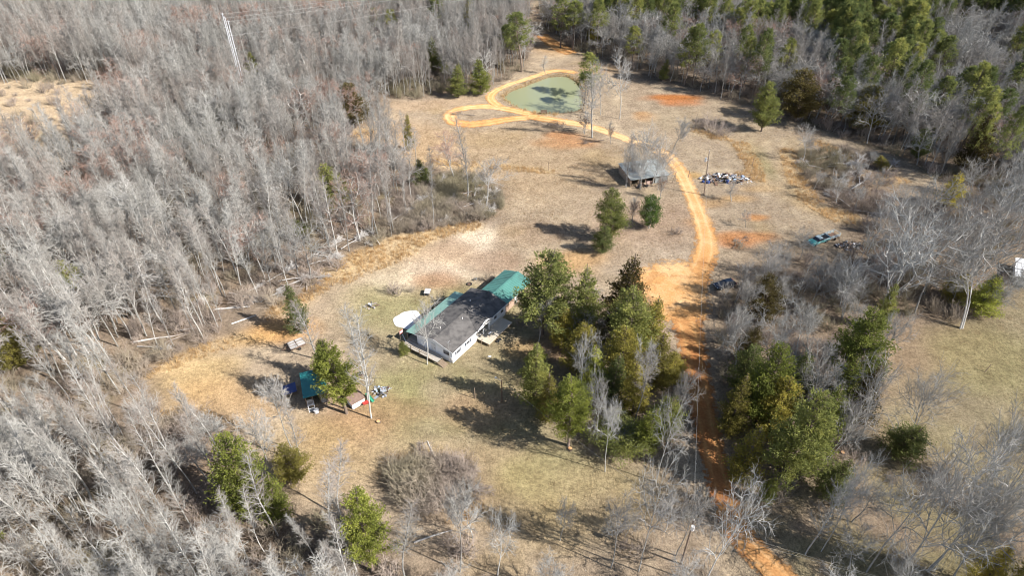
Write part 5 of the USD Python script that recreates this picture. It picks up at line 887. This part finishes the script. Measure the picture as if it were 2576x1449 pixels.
# transmission poles, far left
PT = [g(558.5, 31, 27), g(565, 41, 27), g(573, 50, 27)]; dirw = g(715, 30, 26) - g(578, 55, 26); dirw /= np.linalg.norm(dirw); side = np.array([-dirw[1], dirw[0]])
for k, (b, lab) in enumerate(zip(PT, ('leftmost of the three pale steel transmission poles', 'middle one of the three pale steel transmission poles', 'rightmost of the three pale steel transmission poles'))):
    q = pole('transmission_pole', lab, b, 27, .16, .10, mat=m_paleP, cat='transmission pole')
    for z in (26.6, 22.5, 18.5): MB().tube([(-.5, 0, z), (.5, 0, z)], .07, 6).build('insulator', m_offw, q)
    for z in ((26.6, 22.5) if k == 2 else (26.6,)):
        e = b + dirw * 170; wire('transmission_line', f'{["far", "middle", "near"][k]} transmission wire leaving the poles to the right' + (' at the top' if z > 25 and k == 2 else ' lower down' if k == 2 else ''), (*b, z), (*e, z - 1), 2.5, .022)
    e = b + np.array([-170., 30.]); wire('transmission_line', f'{["far", "middle", "near"][k]} transmission wire leaving the poles to the left', (*b, 26.4), (*e, 25), 3, .012)
heap('rubbish_heap', 'long heap of white and dark rubbish right of the transformer pole', g(1822, 452), 7.4, 3.0, 130, 11, 0, None, 1.05, 1.2)
heap('rubbish_heap', 'heap of dark and white rubbish behind the teal pickup', g(2137, 620), 3.4, 1.9, 90, 12, 0, [m_black, m_white, m_iron, m_black, m_wood, m_scrap[-1], m_deadd], .65, .7)
for u, v, H, lab, ln in [(1690, 461, 3.6, 'leaning dark pole right of the barn', (.7, 0)), (1697, 455, 1.7, 'short fence post on the road edge by the barn', (.1, 0)), (1731, 446, 2.2, 'fence post across the road from the barn', (.15, 0)), (1892, 417, 2.2, 'fence post right of the rubbish heap', (0, 0)), (1217, 232, 2.0, 'lone pale post left of the pond track', (0, 0)), (1380, 428, 2.6, 'square post in the middle of the dry field', (0, 0)), (1195, 1003, 2.6, 'thin post on the shaded lawn left of the yard light', (0, 0)), (2476, 938, 1.7, 'short dark post in the right meadow', (.6, .3)), (1752, 300, 2.0, 'thin post right of the pond trees', (0, 0)), (1148, 388, 1.6, 'post at the corner of the dry field', (0, 0))]:
    q = g(u, v); pp = thing('fence_post', lab, 'post', (*q, float(gz(*q)))); MB().tube([(0, 0, -.2), (ln[0], ln[1], H)], .075, 6).build('post', m_wood if u != 1217 else m_offw, pp)
q = g(1368, 285); p = thing('swing_bench', 'dark wooden bench on the near bank of the pond', 'bench', (*q, float(gz(*q))), .1)
for k in range(3): MB().box((-1, -.3 + k * .2, .45), (1, -.3 + k * .2 + .17, .5)).build('seat_board', m_iron, p); MB().box((-1, .32, .55 + k * .18), (1, .36, .55 + k * .18 + .15)).build('back_board', m_iron, p)
for x in (-.9, .9): MB().box((x - .05, -.3, -.1), (x + .05, -.22, .65)).box((x - .05, .38, -.1), (x + .05, .44, 1.1)).box((x - .05, -.3, .651), (x + .05, .37, .7)).build('arm', m_iron, p)
for u, v, lab in [(1434, 1131, 'fresh orange cut stump on the lawn edge'), (952, 1062, 'orange cut stump at the foot of the tall twin stemmed tree'), (1206, 468, 'orange cut stump in the log pile'), (2120, 1140, 'cut stump at the meadow edge')]:
    q = g(u, v); p = thing('tree_stump', lab, 'stump', (*q, float(gz(*q)))); MB().disc((0, 0, -.1), .42, .35, 12, .33).build('trunk', m_pbark, p); MB().disc((0, 0, .252), .32, .03, 12).build('cut_face', m_stump, p)
# fallen trees and dead wood
def fallen(seed, mat, H=9, W=6, r0=.2):
    a, b = spreading(seed, H, W, fork=.35, r0=r0, dens=.35, wide=.03); out = []
    for mb in (a, b):
        v, f = mb.get(); v = np.stack([v[:, 2] - H * .4, v[:, 0] * .75, np.maximum(.28 + v[:, 1] * .38 + .02 * v[:, 2], -.1 + .02 * v[:, 0])], 1); o = MB(); o.add(v, f); out.append(o)
    return out
FT = [pattern(f'fallen_tree_{i:03d}', [('trunk', a, mt, True), ('branches', b, mt, False)]) for i, mt in enumerate((m_dead, m_dead, m_deadd, m_deadd)) for a, b in [fallen(800 + i, mt)]]
def logp(seed):
    rng = np.random.default_rng(seed); t = MB(); P = grow(np.array([[-3.5, 0, .18]]), np.array([[1, 0, .0]]), np.array([7.0]), 7, .0, .03, rng); P[..., 2] = .17; t.add(*tubes(P, taper(np.array([.2]), np.array([.11]), 7), 7))
    t.disc((-3.5, 0, .0), .01, .01, 5); b = MB(); s, d, _, o = spawn(P, 5, .3, 1, .5, 1.1, rng); Q = grow(s, d * [1, 1, .3], rng.uniform(.5, 1.6, len(s)), 3, .02, .1, rng); b.add(*tubes(Q, taper(np.full(len(s), .06), np.full(len(s), .02), 3), 4)); return t, b
LG = [pattern(f'log_{i:03d}', [('trunk', a, m_dead, True), ('stub', b, m_dead, False)]) for i in range(2) for a, b in [logp(820 + i)]]
for k, (u, v, az, s, kind, lab) in enumerate([
    (2085, 398, .3, 1.0, 0, 'grey fallen tree along the far rim of the right brush patch'), (2155, 415, 1.2, 1.1, 1, 'white branching fallen tree in the right brush patch'), (2035, 420, 2.6, .9, 0, 'grey brush heap at the left tip of the right brush patch'), (2060, 440, 5.4, .9, 2, 'dark fallen tree on the left rim of the right brush patch'), (2165, 465, .7, 1.2, 0, 'long forked white tree lying in the right brush patch'), (2105, 505, 2.0, .9, 1, 'grey fallen tree at the lower rim of the right brush patch'), (2135, 525, 5.7, 1.0, 2, 'dark branch pile at the lower rim of the right brush patch'), (2185, 540, 5.9, .8, 1, 'white branches at the near end of the right brush patch'), (2240, 420, .9, .8, 1, 'bent white fallen tree at the right wood edge'),
    (1040, 515, .8, 1.1, 1, 'long white fallen trunk in the log pile patch'), (1100, 470, 1.0, 1.0, 0, 'fallen grey tree at the top of the log pile patch'), (1155, 455, .2, .9, 1, 'pale fallen branches in the log pile patch'), (1195, 478, 1.6, .9, 0, 'jumble of white limbs in the middle of the log pile patch'), (1225, 500, .9, 1.0, 1, 'white limbs at the right end of the log pile patch'), (1090, 520, .1, .9, 2, 'brown fallen tree in the log pile patch'), (1010, 545, .9, 1.0, 1, 'white fallen tree at the left of the log pile patch'), (1205, 530, .4, .8, 0, 'grey brush at the lower rim of the log pile patch'), (1150, 520, 2.2, .8, 0, 'pale fallen limbs low in the log pile patch'),
    (712, 690, .9, .9, 0, 'grey fallen tree at the left wood edge'), (480, 775, .7, .8, 0, 'upturned fallen tree in the lower left wood edge'), (470, 838, .5, .8, 2, 'brown brush heap at the clearing corner'), (690, 745, .8, .7, 1, 'white branches in the wood edge above the clearing'),
    (1100, 1195, .8, .9, 3, 'brown fallen branches on top of the brush mound'), (1050, 1210, .5, .8, 3, 'dark fallen limbs on the left of the brush mound'), (1150, 1220, 2.1, .9, 3, 'brown limbs on the right of the brush mound'), (1090, 1250, .3, .8, 3, 'brown branches at the foot of the brush mound'),
    (1165, 288, 2.8, .9, 2, 'dark brush heap inside the dirt loop'), (1415, 325, 3.0, 1.0, 3, 'dark fallen treetop beside the pond road'), (1490, 356, 3.3, .8, 2, 'dark fallen treetop below the pond road'), (1650, 452, 2.6, .7, 2, 'dead limbs in front of the barn'), (1850, 615, 1.0, .5, 2, 'small dark dead branch right of the road'), (1865, 604, .3, .5, 2, 'dead stick bundle right of the road')]):
    q = g(u, v); thing('fallen_tree', lab, 'fallen tree', (*q, float(gz(*q))), az, None, (s * 1.15, s * 1.15, s * 1.75), ref=FT[kind])
rf2 = np.random.default_rng(31)
for pz, n, lab in ((P_BRUSH.buffer(-2), 22, 'fallen grey tree in the tangle of the log pile patch'), (band([(395, 850), (480, 830), (600, 790), (700, 720), (800, 680), (850, 630), (960, 590)], 7), 18, 'fallen tree in the timber along the left wood edge'), (P_BRUSHR.buffer(-2), 12, 'dead tree in the tangle of the right brush patch'), (P_MOUND.buffer(-2), 8, 'dead limb in the tangle of the brush mound')):
    for xy in sorted(scatter(pz, 1.0, rf2).tolist(), key=lambda p: (p[0] * 12.9898 + p[1] * 78.233) % 1.0)[:n]:
        s = rf2.uniform(.55, 1.0); thing('fallen_tree', lab, 'fallen tree', (*xy, float(gz(*xy))), rf2.normal(.6, .7), lab.replace('tree in', 'trees in'), (s * 1.2, s, s * 1.6), ref=FT[int(rf2.integers(0, 3)) if 'mound' not in lab else 3])
for k, (u, v, az, s, lab) in enumerate([(584, 775, .15, 1.0, 'pale log lying at the left wood edge'), (386, 854, .25, 1.0, 'pale log at the corner of the clearing'), (614, 804, .6, .7, 'short log below the left wood edge'), (477, 828, .2, .6, 'short pale log beside the brown brush heap'), (1085, 1135, 2.0, .6, 'dark log at the top of the brush mound'), (1090, 1352, .35, .8, 'pale log lying right of the green cedar at the bottom'), (1060, 1190, .5, .5, 'pale log on the left shoulder of the brush mound'), (1060, 490, .85, 1.2, 'long straight white log leaning in the log pile patch'), (730, 715, .7, .9, 'pale log at the wood edge near the narrow cedar')]):
    q = g(u, v); thing('fallen_log', lab, 'log', (*q, float(gz(*q))), az, None, (s,) * 3, ref=LG[k % 2])
for u, v, s, lab in [(1790, 330, 1.5, 'dark bramble thicket in the upper right field'), (1765, 318, 1.3, 'left end of the dark bramble thicket in the upper right field'), (1815, 342, 1.2, 'right end of the dark bramble thicket in the upper right field'), (1860, 622, .7, 'low dark weed clump right of the road'), (1700, 587, .6, 'low green weed clump left of the road')]:
    q = g(u, v); thing('bramble_thicket', lab, 'thicket', (*q, float(gz(*q))), s * 3, None, (s * 1.9, s * 1.6, s * .9), ref=SH[int(u) % 3])

# ------------------------------------------------------------------ vehicles
def profile(pts, w, zsplit=None, tuck=.0):
    """side outline (x, z) extruded across y with chamfered shoulders"""
    pts = np.array(pts, float); n = len(pts); ys = [(-w / 2, .94), (-w / 2 + .09, 1.0), (w / 2 - .09, 1.0), (w / 2, .94)]
    c = pts.mean(0); R = [np.column_stack([c[0] + (pts[:, 0] - c[0]) * k, np.full(n, y), c[1] + (pts[:, 1] - c[1]) * k]) for y, k in ys]
    v = np.vstack(R); f = []
    for a in range(3): f += [(a * n + i, (a + 1) * n + i, (a + 1) * n + (i + 1) % n) for i in range(n)] + [(a * n + i, (a + 1) * n + (i + 1) % n, a * n + (i + 1) % n) for i in range(n)]
    import mapbox_earcut as me
    tri = me.triangulate_float64(pts, np.array([n])).reshape(-1, 3)
    f += [tuple(t) for t in tri] + [tuple(3 * n + t[::-1]) for t in tri]
    return MB().add(v, f)
def wheels(p, xs_, w, r=.36):
    for x in xs_:
        for y in (-w / 2 + .06, w / 2 - .06):
            t = MB().ring((x, y, r), r - .11, .115, 'y', 20, 8).build('wheel', m_black, p); s = 1 if y > 0 else -1
            mb = MB(); a = np.arange(14) * 2 * np.pi / 14; ri = r - .13; v = [(x + ri * math.cos(k), y - .05, r + ri * math.sin(k)) for k in a] + [(x + ri * math.cos(k), y + .06 * s, r + ri * math.sin(k)) for k in a] + [(x, y + .08 * s, r), (x, y - .05, r)]
            mb.add(v, [(i, (i + 1) % 14, 14 + (i + 1) % 14) for i in range(14)] + [(i, 14 + (i + 1) % 14, 14 + i) for i in range(14)] + [(28, 14 + i, 14 + (i + 1) % 14) for i in range(14)] + [(29, (i + 1) % 14, i) for i in range(14)]); mb.build('rim', m_galv, t)
q = g(1822, 722); p = thing('parked_car', 'dark blue car parked at the right of the orange parking area', 'car', (*q, float(gz(*q)) + .1), math.radians(200))
profile([(-2.3, .35), (-2.35, .75), (-2.2, 1.02), (-.4, 1.06), (1.0, 1.02), (2.1, .86), (2.35, .68), (2.3, .35), (1.75, .28), (-1.75, .28)], 1.84).build('body', m_car, p, 40)
MB().hexa([(-2.05, -.84, 1.0), (1.05, -.84, 1.0), (1.05, .84, 1.0), (-2.05, .84, 1.0)], [(-1.65, -.62, 1.50), (.15, -.62, 1.52), (.15, .62, 1.52), (-1.65, .62, 1.50)]).build('windows', m_glass, p)
MB().hexa([(-1.70, -.66, 1.49), (.2, -.66, 1.51), (.2, .66, 1.51), (-1.70, .66, 1.49)], [(-1.5, -.52, 1.585), (.0, -.52, 1.595), (.0, .52, 1.595), (-1.5, .52, 1.585)]).build('roof', m_car, p)
for x0, x1 in ((-2.08, -1.66), (-.6, -.62), (1.08, .14)):
    for s in (-1, 1): MB().tube([(x0, .85 * s, 1.0), (x1, .635 * s, 1.51)], .05, 5).build('pillar', m_car, p)
for s in (-1, 1):
    MB().box((2.18, .5 * s, .62), (2.34, .82 * s, .78)).build('headlight', m_galv, p); MB().box((-2.37, .55 * s, .75), (-2.25, .84 * s, .92)).build('tail_light', m_redp, p); MB().box((.75, .9 * s, 1.0), (.95, 1.08 * s, 1.16)).build('mirror', m_car, p)
MB().box((2.28, -.45, .45), (2.37, .45, .62)).build('grille', m_black, p); MB().box((2.29, -.26, .66), (2.36, .26, .7)).build('trim', m_galv, p)
wheels(p, (-1.42, 1.42), 1.84)
q = g(2056, 612); p = thing('old_pickup', 'faded teal old pickup truck under the bare trees', 'pickup', (*q, float(gz(*q)) + .05), math.radians(208))
profile([(-2.9, .5), (-2.9, 1.0), (-.6, 1.0), (-.55, 1.08), (1.0, 1.08), (2.4, 1.0), (2.55, .8), (2.5, .45)], 1.9).build('body', m_truck, p, 40)
MB().hexa([(-.5, -.84, 1.05), (1.15, -.84, 1.05), (1.15, .84, 1.05), (-.5, .84, 1.05)], [(-.4, -.7, 1.62), (.55, -.7, 1.62), (.55, .7, 1.62), (-.4, .7, 1.62)]).build('windows', m_glass, p); MB().hexa([(-.46, -.74, 1.60), (.62, -.74, 1.60), (.62, .74, 1.60), (-.46, .74, 1.60)], [(-.4, -.66, 1.72), (.5, -.66, 1.72), (.5, .66, 1.72), (-.4, .66, 1.72)]).build('roof', m_truck2, p)
MB().box((-2.8, -.78, 1.003), (-.7, .78, 1.02)).build('bed', m_black, p)
for s in (-1, 1): MB().box((-2.88, .85 * s, 1.003), (-.6, .95 * s, 1.25)).build('bed_side', m_truck2, p); MB().box((2.4, .55 * s, .72), (2.53, .85 * s, .92)).build('headlight', m_galv, p)
MB().box((-2.92, -.84, .62), (-2.87, .84, 1.25)).build('tailgate', m_truck2, p); MB().box((1.3, -.6, 1.06), (2.2, .6, 1.085)).build('hood', m_teal, p); MB().box((2.5, -.95, .45), (2.62, .95, .6)).build('bumper', m_galv, p)
wheels(p, (-1.8, 1.6), 1.9, .38)
q = g(2090, 600); p = thing('cage_trailer', 'pale blue grey open railed trailer behind the teal pickup', 'trailer', (*q, float(gz(*q))), math.radians(208))
MB().box((-1.6, -.95, .5), (1.6, .95, .58)).build('floor', m_iron, p)
for x in (-1.55, -.5, .5, 1.55):
    for y in (-.92, .92): MB().box((x - .05, y - .04, .585), (x + .05, y + .04, 1.4)).build('post', m_truck2, p)
for y in (-.99, .93): 
    for z in (.8, 1.1, 1.402): MB().box((-1.62, y, z), (1.62, y + .06, z + .07)).build('rail', m_truck2, p)
for x in (-1.68, 1.62): MB().box((x, -.92, 1.402), (x + .06, .92, 1.47)).build('rail', m_truck2, p)
for y in (-1.05, 1.05): MB().ring((0, y, .32), .22, .1, 'y').build('tyre', m_black, p)
heap('junk_load', 'jumble of junk loaded in the railed trailer', q, .8, .5, 14, 15, .5, [m_black, m_iron, m_truck2, m_wood], .5, .5)
q = g(2546, 716); p = thing('neighbour_shed', 'white metal roofed building cut by the right picture edge', 'shed', (*q, float(gz(*q))), math.radians(58))
MB().box((.2, -4.8, -.2), (7.8, .0, 2.0)).build('wall', m_offw, p)
for k in range(8): MB().slab([(k + .005, -5.2, 3.0 + .01 * (k % 2)), (k + .99, -5.2, 3.0 + .01 * (k % 2)), (k + .99, .35, 2.05 + .01 * (k % 2)), (k + .005, .35, 2.05 + .01 * (k % 2))], .05).build('roof_sheet', m_white, p)
